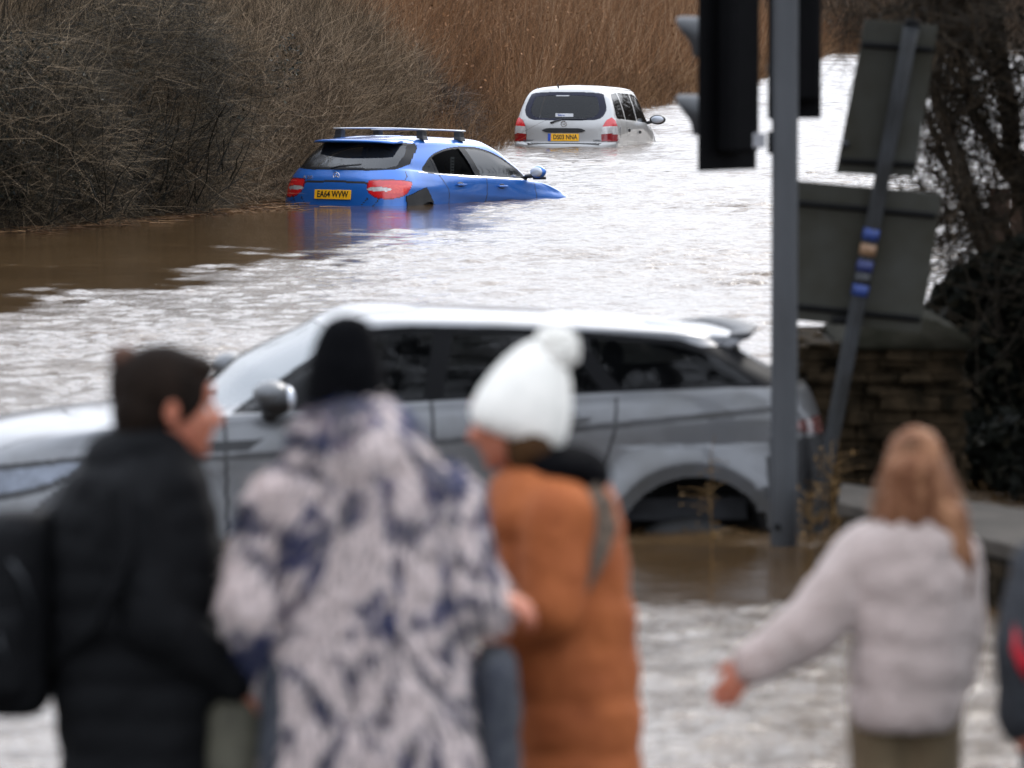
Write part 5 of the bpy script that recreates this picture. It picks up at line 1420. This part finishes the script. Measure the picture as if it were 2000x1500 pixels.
def legs(b, hip, gz, half=.09, s=1.0, fwd=(0, 1, 0), spread=0):
    h = Vector(hip); f = Vector(fwd).normalized(); l = Vector((-f.y, f.x, 0)); feet = []
    for k in (1, -1):
        top = h + l * half * k * s; an = Vector((top.x, top.y, gz + .08)) + l * k * spread; kn = top.lerp(an, .5) + f * .02
        cap(b, top, kn, .085 * s, .056 * s); cap(b, kn, an, .056 * s, .038 * s); cap(b, an + Vector((0, 0, -.035)), an + f * .15 * s + Vector((0, 0, -.045)), .038 * s, .032 * s)
        feet.append((top, kn, an))
    return feet
def trousers(feet, mat, root, o, s=1.0, r=(.085, .075, .065)):
    b = MB()
    for top, kn, an in feet:
        cap(b, top, kn, r[0] * s, r[1] * s); cap(b, kn, an + Vector((0, 0, .0)), r[1] * s, r[2] * s)
    b.ell((feet[0][0] + feet[1][0]) / 2 + Vector((0, 0, .03)), (.12 * s, .11 * s, .10 * s))
    return remesh(b.build('trousers', mat, root, True, origin=o), .014, 3, .012, .10)
def boots(feet, mat, root, o, fwd, s=1.0):
    f = Vector(fwd).normalized()
    for top, kn, an in feet:
        b = MB(); cap(b, an + Vector((0, 0, .10)), an + Vector((0, 0, -.02)), .056 * s, .056 * s); cap(b, an + Vector((0, 0, -.035)), an + f * .17 * s + Vector((0, 0, -.040)), .046 * s, .042 * s)
        remesh(b.build('boot', mat, root, True, origin=o), .012, 3)
def ringpx(py, x0, x1, Y, dy=.15, cy=0.0, n=36, sq=2.4):
    """elliptic ring of a garment whose silhouette runs from x0 to x1 at picture height py"""
    a, e = at(x0, py, Y), at(x1, py, Y); cx_ = (a.x + e.x) / 2; rx_ = (e.x - a.x) / 2; out_ = []
    for k in range(n):
        t = 2 * math.pi * k / n; c, s = math.cos(t), math.sin(t)
        out_.append((cx_ + rx_ * math.copysign(abs(c) ** (2 / sq), c), Y + cy + dy * math.copysign(abs(s) ** (2 / sq), s), a.z))
    return out_
def garment(b, rows, Y, quilt=0, per=.09, steps=8):
    """loft through rows (py, x0, x1, depth, offset), with quilting seams"""
    rows = np.array([r if len(r) == 5 else tuple(r) + (0,) for r in rows], float)
    py = np.linspace(rows[0, 0], rows[-1, 0], max(3, int((rows[-1, 0] - rows[0, 0]) / steps)))
    v = pchip(rows[:, 0], rows[:, 1:], py); rings = []
    for p, (x0, x1, dy, off) in zip(py, v):
        z = at(1000, p, Y).z
        k = 1 - quilt * (1 - abs(math.sin(math.pi * z / per)) ** .5) if quilt else 1
        c = (x0 + x1) / 2; h = (x1 - x0) / 2 * k
        rings.append(ringpx(p, c - h, c + h, Y, dy * k, off))
    b.loft(rings); return b
def torso(b, sh, hip, w=.19, d=.11):
    sh, hip = Vector(sh), Vector(hip); n = 24; rings = []
    for t, kw, kd in ((0, .55, .6), (.06, .95, .85), (.2, 1, 1), (.55, .80, .9), (.8, .86, 1), (1, .90, 1.0), (1.1, .6, .7)):
        c = sh.lerp(hip, t); rings.append([(c.x + w * kw * math.cos(2 * math.pi * k / n), c.y + d * kd * math.sin(2 * math.pi * k / n), c.z) for k in range(n)])
    b.loft(rings)
def gz(Y): return float(ground_z(np.array([0.]), np.array([float(Y)]))[0]) + .008

# ---- person in black (left)
Y = 13.07; g = gz(Y); B = at(275, 0, Y); O = Vector((B.x, Y, g))
p1 = empty('person', O); tag(p1, 'person in a black padded coat with dark hair tied in two small knots facing right', 'person')
b = MB(); hc = at(333, 795, Y); T, M = head(b, hc, (.97, .22, -.12), 1.03)
torso(b, at(285, 915, Y), at(275, 1340, Y), .15, .10); ft = legs(b, at(275, 1400, Y), g, .07, fwd=(1, .3, 0))
for sg, E_, W_ in ((-1, at(300, 1215, Y - .16), at(440, 1330, Y - .10)), (1, at(330, 1200, Y + .2), at(450, 1290, Y + .12))):
    S_ = at(265, 975, Y + sg * .13); cap(b, S_, E_, .050, .040); cap(b, E_, W_, .040, .028); hand(b, W_, W_ - E_, (0, 0, -1), 1.0, .9, sg)
bd = remesh(b.build('body', m_skin, p1, True, origin=O), .0065, 2)
eyes(T, M, 1.0, bd, O)
b = MB(); b.ell(T(-.022, 0, .040), (.114, .094, .104), M, 24, 16); b.ell(T(-.058, 0, -.01), (.078, .086, .095), M); b.ell(T(.018, -.068, .015), (.030, .020, .045), M); b.ell(T(.018, .068, .015), (.030, .020, .045), M); b.ell(T(-.075, 0, -.06), (.05, .065, .07), M); b.ell(T(-.085, 0, -.115), (.04, .055, .06), M)
b.ell(T(.030, 0, .094), (.066, .070, .036), M)
b.ell(at(250, 755, Y), (.046, .055, .085)); b.ell(at(262, 820, Y), (.05, .06, .06)); b.ell(at(312, 712, Y), (.035, .04, .04))
hr = remesh(b.build('hair', m_hairblk, p1, True, origin=O), .008, 2, .006, .03)
b = MB(); b.ell(at(243, 702, Y), (.036, .035, .034)); b.build('hair_knot', m_scrunch, hr, True, origin=O)
b = MB(); b.ell(at(312, 702, Y + .03), (.026, .03, .020)); b.build('hair_knot', m_scrunch, hr, True, origin=O)
b = MB(); garment(b, [(862, 225, 372, .10), (885, 195, 392, .13), (925, 135, 408, .17), (985, 105, 424, .19), (1060, 95, 438, .20), (1200, 97, 450, .19), (1350, 100, 440, .18), (1500, 118, 430, .18), (1650, 140, 420, .17), (1720, 150, 415, .16)], Y, .07, .085)
for sg, E_, W_ in ((-1, at(300, 1215, Y - .17), at(455, 1325, Y - .10)), (1, at(335, 1190, Y + .2), at(440, 1290, Y + .12))):
    S_ = at(255, 985, Y + sg * .14); cap(b, S_, E_, .090, .078); cap(b, E_, W_, .078, .060)
remesh(b.build('padded_coat', m_blkcoat, p1, True, origin=O), .013, 3, .02, .10)
b = MB(); rr = []
for k in range(13):
    a = math.pi * (.05 + 1.0 * k / 12)
    rr.append((a,))
b.ell(at(285, 872, Y + .0), (.108, .125, .060)); b.ell(at(235, 900, Y), (.09, .13, .075))
remesh(b.build('hood', m_blkcoat, p1, True, origin=O), .010, 2, .012, .06)
MB().ell(at(228, 1146, Y - .215), (.014, .006, .014)).build('coat_badge', m_rail if False else m_hood, p1, True, origin=O)  # small grey badge standing for a round glint on the coat
trousers(ft, m_denim, p1, O); boots(ft, m_boot, p1, O, (1, .3, 0))
# backpack
OB = Vector((at(40, 0, Y - .02).x, Y - .02, at(0, 1390, Y).z)); bp = empty('backpack', OB); tag(bp, 'black backpack worn by the person in black at the left edge', 'backpack')
b = MB(); garment(b, [(1000, -10, 92, .10), (1030, -45, 108, .14), (1150, -75, 112, .16), (1300, -75, 108, .16), (1370, -50, 98, .14), (1392, -20, 80, .10)], Y)
b.build('bag', m_blkcoat, bp, True, origin=OB)
b = MB(); garment(b, [(1180, -82, 66, .09, -.09), (1210, -90, 72, .11, -.09), (1330, -90, 72, .11, -.09), (1352, -75, 60, .08, -.09)], Y)
b.build('front_pocket', m_blkcoat, bp, True, origin=OB)
MB().tube([at(20, 1095, Y - .165), at(45, 1130, Y - .17), at(66, 1195, Y - .165)], .0045, 8).build('zip', m_hood, bp, True, origin=OB)
MB().tube([at(-5, 1240, Y - .20), at(12, 1290, Y - .205)], .004, 8).build('zip', m_hood, bp, True, origin=OB)
MB().tube([at(95, 1020, Y - .05), at(180, 935, Y - .12), at(240, 960, Y - .22), at(255, 1080, Y - .235), at(190, 1220, Y - .22), at(100, 1300, Y - .10)], .012, 8, sq=1.6).build('shoulder_strap', m_blkcoat, bp, True, origin=OB)

# ---- person in the furry patterned coat (middle, back to the camera)
Y = 12.95; g = gz(Y); B = at(710, 0, Y); O = Vector((B.x, Y, g))
p2 = empty('person', O); tag(p2, 'person from behind in a black beanie and pale furry hooded coat with blue patches', 'person')
b = MB(); hc = at(677, 765, Y + .02); T, M = head(b, hc, (-.10, .98, -.05), 1.0)
torso(b, at(705, 925, Y), at(710, 1330, Y), .15, .10); ft = legs(b, at(715, 1400, Y), g)
arms2 = ((at(550, 995, Y), at(512, 1175, Y - .06), at(545, 1310, Y + .02)), (at(862, 985, Y), at(908, 1150, Y - .05), at(945, 1172, Y + .20)))
for S_, E_, W_ in arms2: cap(b, S_, E_, .050, .040); cap(b, E_, W_, .040, .028)
hand(b, at(548, 1330, Y + .03), (.1, .3, -1), (1, 0, 0), 1.0, .8, 1)
hand(b, at(958, 1160, Y + .02), (.9, .1, -.35), (0, .4, -1), .95, .8, -1)
bd = remesh(b.build('body', m_skin, p2, True, origin=O), .0065, 2); eyes(T, M, 1, bd, O)
b = MB(); b.ell(T(-.02, 0, -.03), (.088, .082, .105), M); remesh(b.build('hair', m_hairblk, p2, True, origin=O), .01, 1)
b = MB(); garment(b, [(616, 664, 690, .02, .02), (622, 645, 710, .05, .02), (640, 628, 726, .08, .02), (672, 613, 738, .10, .02), (725, 600, 750, .118, .02), (785, 592, 757, .12, .02), (800, 604, 745, .11, .02)], Y)
b.build('beanie', m_blkknit, p2, True, origin=O)
coat = MB()
garment(coat, [(850, 620, 780, .10), (900, 560, 850, .16), (950, 515, 905, .19), (1050, 520, 905, .20), (1200, 530, 905, .20), (1350, 530, 925, .20), (1500, 520, 965, .21), (1700, 510, 990, .21)], Y)
for (S_, E_, W_), (ra, rb, rc) in zip(arms2, ((.088, .086, .060), (.090, .078, .055))): cap(coat, S_, E_, ra, rb, 20); cap(coat, E_, W_, rb, rc, 20)
coat.ell(at(697, 872, Y - .05), (.150, .15, .108), None, 28, 18); coat.ell(at(690, 830, Y - .03), (.110, .13, .075)); 
m, t, bb = nodes('furry_base')
def furcol(t, fac): return ramp(t, fac, [(0, (.010, .014, .05)), (.10, (.007, .017, .115)), (.155, (.03, .03, .045)), (.20, (.08, .07, .085)), (.33, (.22, .17, .19)), (.55, (.52, .42, .40)), (1, (.78, .66, .62))])
_pc = [(x_ * .25 + (.125 if r_ % 2 else 0) + random.uniform(-.05, .05), r_ * .22 + random.uniform(-.05, .05), random.random() * 50) for r_ in range(0, 11) for x_ in range(-4, 5)]
def pattern(P):
    """feather motif: pale plumes radiating downwards from scattered centres, dark and blue gaps"""
    pc_ = np.array(_pc); o_ = []
    for x, y, z in P:
        xx = x + .5 * y
        d_ = np.hypot(pc_[:, 0] - xx, (pc_[:, 1] - z - .03)) ; i = int(np.argmin(d_)); cx_, cz_, sd_ = pc_[i]
        ang = math.atan2(xx - cx_, cz_ - z + .05); r_ = d_[i]
        a = 1.25 * mnoise.noise(Vector((ang * 2.6 + sd_, r_ * 5, sd_))) + .22 * mnoise.noise(Vector((xx * 30, r_ * 14, z * 12)))
        edge = r_ / .14
        v = .95 if a > -.10 + .14 * max(edge - .6, 0) else (.32 if a > -.18 else .15)
        c = mnoise.noise(Vector((xx * 8.5 + 3, z * 5.5, 4.2)))
        if c > .17 and v < .9 or c > .46: v = .07
        o_.append(v + random.uniform(-.03, .03))
    return np.array(o_)
m_fur = m; aa = t.nodes.new('ShaderNodeAttribute'); aa.attribute_name = 'tone'; L_(t, furcol(t, aa.outputs['Fac']), bb.inputs['Base Color']); bb.inputs['Roughness'].default_value = .95; bb.inputs['Specular IOR Level'].default_value = .1; bb.inputs['Sheen Weight'].default_value = .3
co = remesh(coat.build('furry_coat', pm('coat_backing', (.36, .29, .27), (.16, .13, .13), 14, .95, stretch=(1, 1, .35)), p2, True, origin=O), .013, 3)
def fur_on(mb, n, ln, r, down, center, name, par, o, onlyz=None):
    V = np.array(mb.v); tri = []
    for f in mb.f:
        for i in range(1, len(f) - 1): tri.append((f[0], f[i], f[i + 1]))
    tri = np.array(tri); A_, B_, C_ = V[tri[:, 0]], V[tri[:, 1]], V[tri[:, 2]]
    N = np.cross(B_ - A_, C_ - A_); ar = np.linalg.norm(N, axis=1); ok = ar > 1e-9; tri, A_, B_, C_, N, ar = tri[ok], A_[ok], B_[ok], C_[ok], N[ok], ar[ok]
    N /= ar[:, None]; i = RNG.choice(len(tri), n, p=ar / ar.sum()); u, v = RNG.random(n), RNG.random(n); s = u + v > 1; u[s], v[s] = 1 - u[s], 1 - v[s]
    P = A_[i] + (B_ - A_)[i] * u[:, None] + (C_ - A_)[i] * v[:, None]; Nn = N[i]
    out_ = ((P - center) * np.array([1, 1, .15]) * Nn).sum(1) < 0; Nn[out_] *= -1
    tn = pattern(P - np.array(o))
    # tufts sweep away from streaked centres
    d = Nn * .45 + np.stack([fn(n, .28) + .35 * np.sin(P[:, 2] * 9), fn(n, .1), -down + fn(n, .25)], -1)
    dn_ = (d * Nn).sum(1, keepdims=True); d = d + Nn * np.maximum(.35 - dn_, 0)
    t = twigs(P - Nn * .004, d, RNG.uniform(*ln, n), np.full(n, r) * RNG.uniform(.7, 1.3, n), np.stack([fn(n, .006), fn(n, .004), -.012 + fn(n, .005)], -1), 2, .1, np.clip(tn + fn(n, .02), 0, 1))
    return veg(name, [t], m_fur, par, origin=o)
fur_on(coat, 34000, (.020, .042), .0050, .9, np.array([O.x, Y + .02, 1.0]), 'fur_pile', co, O)
for x0_, x1_ in ((512, 575), (925, 1012)):
    b = MB(); garment(b, [(1265, x0_ + 15, x1_ - 15, .12), (1300, x0_, x1_, .16), (1500, x0_ - 2, x1_ + 4, .17), (1700, x0_, x1_ + 6, .16)], Y + .03)
    remesh(b.build('grey_side_panel', m_greycloth, co, True, origin=O), .012, 2, .02, .08)
trousers(ft, m_denim, p2, O); boots(ft, m_boot, p2, O, (0, 1, 0))

# ---- olive bag between them
Y = 13.0; OB = Vector((at(455, 0, Y).x, Y, at(0, 1640, Y).z)); ob = empty('olive_bag', OB); tag(ob, 'olive grey canvas bag hanging low between the person in black and the furry coat', 'bag')
b = MB(); garment(b, [(1365, 425, 492, .04), (1380, 408, 512, .06), (1450, 402, 520, .08), (1560, 400, 522, .09), (1640, 412, 512, .08)], Y); remesh(b.build('bag', m_olive, ob, True, origin=OB), .010, 2, .015, .08)
MB().tube([at(425, 1375, Y), at(440, 1335, Y - .02), at(455, 1328, Y - .08), at(480, 1340, Y - .02), at(495, 1375, Y)], .010, 8).build('handle', m_olive, ob, True, origin=OB)

# ---- person in the orange coat
Y = 13.55; g = gz(Y); B = at(1110, 0, Y); O = Vector((B.x, Y, g))
p3 = empty('person', O); tag(p3, 'person in a white bobble hat and long orange padded coat facing left', 'person')
b = MB(); hc = at(1003, 815, Y); up_ = (.30, 0, 1); T, M = head(b, hc, (-.92, .22, -.30), 1.0, up_)
torso(b, at(1085, 935, Y), at(1105, 1330, Y), .13, .10); ft = legs(b, at(1110, 1400, Y), g, .07, fwd=(-1, .2, 0))
arms3 = ((at(1092, 1005, Y - .15), at(1078, 1190, Y - .21), at(985, 1250, Y - .14)), (at(1050, 1000, Y + .13), at(1010, 1180, Y + .16), at(985, 1235, Y + .1)))
for S_, E_, W_ in arms3: cap(b, S_, E_, .048, .038); cap(b, E_, W_, .038, .028); hand(b, W_, W_ - E_, (0, 0, -1), .95, 1.0, -1)
bd = remesh(b.build('body', m_skin, p3, True, origin=O), .0065, 2); eyes(T, M, 1, bd, O)
b = MB(); b.ell(T(-.03, 0, .0), (.086, .083, .100), M); b.ell(at(1035, 880, Y - .05), (.058, .075, .065)); b.ell(at(1030, 930, Y), (.045, .07, .06)); remesh(b.build('hair', m_brownhair, p3, True, origin=O), .009, 2, .008, .03)
ax0, ax1 = at(1008, 838, Y), at(1068, 672, Y); az = (ax1 - ax0); hl = az.length; az.normalize(); ux = Vector((az.z, 0, -az.x)); uy = Vector((0, 1, 0)); rr = []
for t_, rx_, ry_ in ((-.10, .098, .088), (-.05, .112, .10), (0.0, .119, .108), (.12, .121, .110), (.3, .116, .106), (.5, .103, .095), (.7, .084, .08), (.85, .064, .062), (.97, .042, .042), (1.04, .02, .02)):
    rr.append([ax0 + az * hl * t_ + ux * rx_ * math.cos(2 * math.pi * k / 32) * (1 + .012 * (k % 2)) + uy * ry_ * math.sin(2 * math.pi * k / 32) * (1 + .012 * (k % 2)) for k in range(32)])
hat = MB().loft(rr).build('bobble_hat', m_white_knit, p3, True, origin=O)
pc = at(1086, 682, Y)
pm_ = MB()
for k in range(220):
    u = Vector((random.gauss(0, 1), random.gauss(0, 1), random.gauss(0, 1))).normalized(); pm_.ell(pc + u * random.uniform(.040, .052), (.012,) * 3, None, 8, 6)
pm_.ell(pc, (.046,) * 3)
pm_.build('pompom', m_white_knit, hat, True, origin=O)
coat = MB(); garment(coat, [(903, 1000, 1100, .10), (922, 968, 1165, .14), (955, 948, 1200, .17), (1020, 946, 1218, .185), (1100, 960, 1228, .18), (1250, 968, 1245, .18), (1400, 992, 1254, .18), (1500, 1006, 1258, .18), (1700, 1010, 1262, .17), (1760, 1015, 1260, .16)], Y, .06, .125)
for S_, E_, W_ in arms3: cap(coat, S_, E_, .092, .078, 18); cap(coat, E_, W_, .078, .058, 18)
remesh(coat.build('padded_coat', m_orange, p3, True, origin=O), .012, 3, .022, .10)
b = MB(); b.ell(at(1105, 912, Y - .02), (.105, .15, .052)); b.ell(at(1050, 898, Y), (.06, .13, .045)); b.ell(at(1150, 928, Y - .03), (.055, .12, .048))
remesh(b.build('black_collar', m_blkknit, p3, True, origin=O), .010, 2, .012, .05)
rr = []
for (x, y, w_, dy) in ((1148, 948, .020, -.13), (1172, 985, .030, -.165), (1178, 1040, .036, -.182), (1160, 1095, .036, -.192), (1138, 1145, .030, -.20), (1122, 1190, .016, -.205)):
    c = at(x, y, Y + dy); rr.append([c + Vector((w_, -.004, .012)), c + Vector((w_, .014, .012)), c + Vector((-w_, .014, -.012)), c + Vector((-w_, -.004, -.012))])
remesh(MB().loft(rr).build('scarf', m_herring, p3, True, origin=O), .008, 3, .006, .04)
trousers(ft, m_denim, p3, O); boots(ft, m_boot, p3, O, (-1, .2, 0))

# ---- girl with long hair (right)
Y = 13.9; g = gz(Y); B = at(1775, 0, Y); O = Vector((B.x, Y, g))
p4 = empty('person', O); tag(p4, 'girl with long fair hair in a pale pink grey fleece jacket holding one arm out', 'person')
b = MB(); hc = at(1785, 918, Y); hs = .86; T, M = head(b, hc, (-.35, .92, -.12), hs)
torso(b, at(1780, 1030, Y), at(1768, 1340, Y), .15, .10); ft = legs(b, at(1770, 1370, Y), g, .085, .78)
armL = (at(1695, 1085, Y), at(1585, 1225, Y - .02), at(1475, 1295, Y - .06)); armR = (at(1865, 1090, Y), at(1880, 1230, Y + .05), at(1865, 1330, Y + .12))
for S_, E_, W_ in (armL, armR): cap(b, S_, E_, .040, .032); cap(b, E_, W_, .032, .023)
hand(b, at(1462, 1297, Y - .06), (-.62, -.15, -.85), (.3, 1, .2), .86, .35, 1); hand(b, armR[2], (-.1, .5, -1), (-1, 0, 0), .8, .8, 1)
bd = remesh(b.build('body', m_skin, p4, True, origin=O), .0065, 2); eyes(T, M, hs, bd, O)
b = MB(); b.ell(T(-.018, 0, .024), (.105 * hs, .080 * hs, .100 * hs), M, 24, 16); b.ell(T(-.045, 0, -.05), (.085 * hs, .080 * hs, .11 * hs), M)
for x0_, y0_, x1_, y1_, r0, r1, dy in ((1742, 905, 1722, 1005, .022, .022, -.03), (1762, 920, 1748, 1010, .034, .03, -.07), (1790, 920, 1785, 1012, .045, .03, -.085), (1815, 920, 1830, 1015, .034, .030, -.07), (1838, 930, 1868, 1030, .024, .028, -.04), (1868, 1010, 1884, 1100, .032, .028, -.06), (1884, 1090, 1888, 1175, .028, .010, -.07), (1850, 1000, 1866, 1080, .022, .018, -.09)):
    cap(b, at(x0_, y0_, Y + dy), at(x1_, y1_, Y + dy), r0, r1)
hr = remesh(b.build('hair', m_blond, p4, True, origin=O), .008, 3, .012, .03)
n = 2600; k = RNG.random(n); sd = RNG.random(n)
bx = np.interp(sd, [0, .5, 1], [1738, 1788, 1842]); top_ = 850 + 60 * np.abs(sd - .5)
st = np.array([list(at(x + random.gauss(0, 4), y + random.uniform(0, 90), Y - .085 + .07 * abs(s_ - .5) * 2)) for x, y, s_ in zip(bx, top_, sd)])
veg('hair_strand', [twigs(st, np.stack([(sd - .5) * .5 + fn(n, .06), -.1 + fn(n, .05), -1 + 0 * sd], -1), RNG.uniform(.06, .14, n), np.full(n, .002), np.stack([(sd - .5) * .04, 0 * sd, 0 * sd], -1), 3, .4, .25 + .75 * RNG.random(n))], m_strand, hr, origin=O) if 'm_strand' in globals() else None
coat = MB(); garment(coat, [(990, 1738, 1838, .075), (1012, 1712, 1860, .10), (1045, 1672, 1892, .125), (1100, 1662, 1905, .135), (1200, 1662, 1902, .14), (1300, 1658, 1896, .145), (1380, 1656, 1880, .145), (1415, 1662, 1868, .135), (1422, 1670, 1860, .12)], Y, .06, .105)
for (S_, E_, W_), rr_ in ((armL, (.086, .080, .058)), (armR, (.068, .060, .050))): cap(coat, S_, E_, rr_[0], rr_[1], 18); cap(coat, E_, W_, rr_[1], rr_[2], 18)
remesh(coat.build('fleece_jacket', m_teddy, p4, True, origin=O), .010, 2, .016, .05)
trousers(ft, m_khaki, p4, O, .80, (.10, .082, .075)); boots(ft, m_boot, p4, O, (0, 1, 0), .8)

# ---- person at the right edge
Y = 13.6; g = gz(Y); B = at(2110, 0, Y); O = Vector((B.x, Y, g))
p5 = empty('person', O); tag(p5, 'person in a charcoal jacket with a red stripe half cut off by the right edge', 'person')
b = MB(); hc = at(2120, 900, Y); T, M = head(b, hc, (-.2, .98, 0), .92); torso(b, at(2115, 1040, Y), at(2112, 1380, Y), .115, .09); ft = legs(b, at(2112, 1420, Y), g, .09, .85)
arm5 = ((at(2030, 1110, Y), at(1992, 1260, Y - .03), at(1990, 1395, Y)), (at(2200, 1110, Y), at(2235, 1260, Y), at(2225, 1390, Y)))
for S_, E_, W_ in arm5: cap(b, S_, E_, .042, .034); cap(b, E_, W_, .034, .025); hand(b, W_, W_ - E_, (1, 0, 0), .88, .9, 1)
bd = remesh(b.build('body', m_skin, p5, True, origin=O), .0065, 2); eyes(T, M, .92, bd, O)
b = MB(); b.ell(T(-.02, 0, .03), (.10, .082, .09), M); b.ell(T(-.05, 0, -.05), (.06, .076, .09), M); remesh(b.build('hair', m_brownhair, p5, True, origin=O), .009, 2)
coat = MB(); garment(coat, [(1010, 2075, 2160, .08), (1050, 2020, 2215, .12), (1150, 2010, 2230, .15), (1300, 2008, 2228, .15), (1450, 2010, 2225, .15), (1480, 2015, 2220, .13)], Y, .03, .1)
for S_, E_, W_ in arm5: cap(coat, S_, E_, .070, .064, 18); cap(coat, E_, W_ + Vector((0, 0, -.02)), .064, .052, 18)
remesh(coat.build('jacket', m_charcoal, p5, True, origin=O), .012, 3, .018, .08)
rr = []
for (x, y) in ((1972, 1225), (1980, 1250), (1992, 1280), (2010, 1310)):
    c = at(x, y, Y - .085 + (.035 if x < 1975 else 0)); rr.append([c + Vector((.004, -.004, .028)), c + Vector((.004, .02, .028)), c + Vector((-.004, .02, -.028)), c + Vector((-.004, -.004, -.028))])
MB().loft(rr).build('red_stripe', m_redst, p5, True, origin=O)
trousers(ft, m_denim, p5, O, .85); boots(ft, m_boot, p5, O, (0, 1, 0), .85)
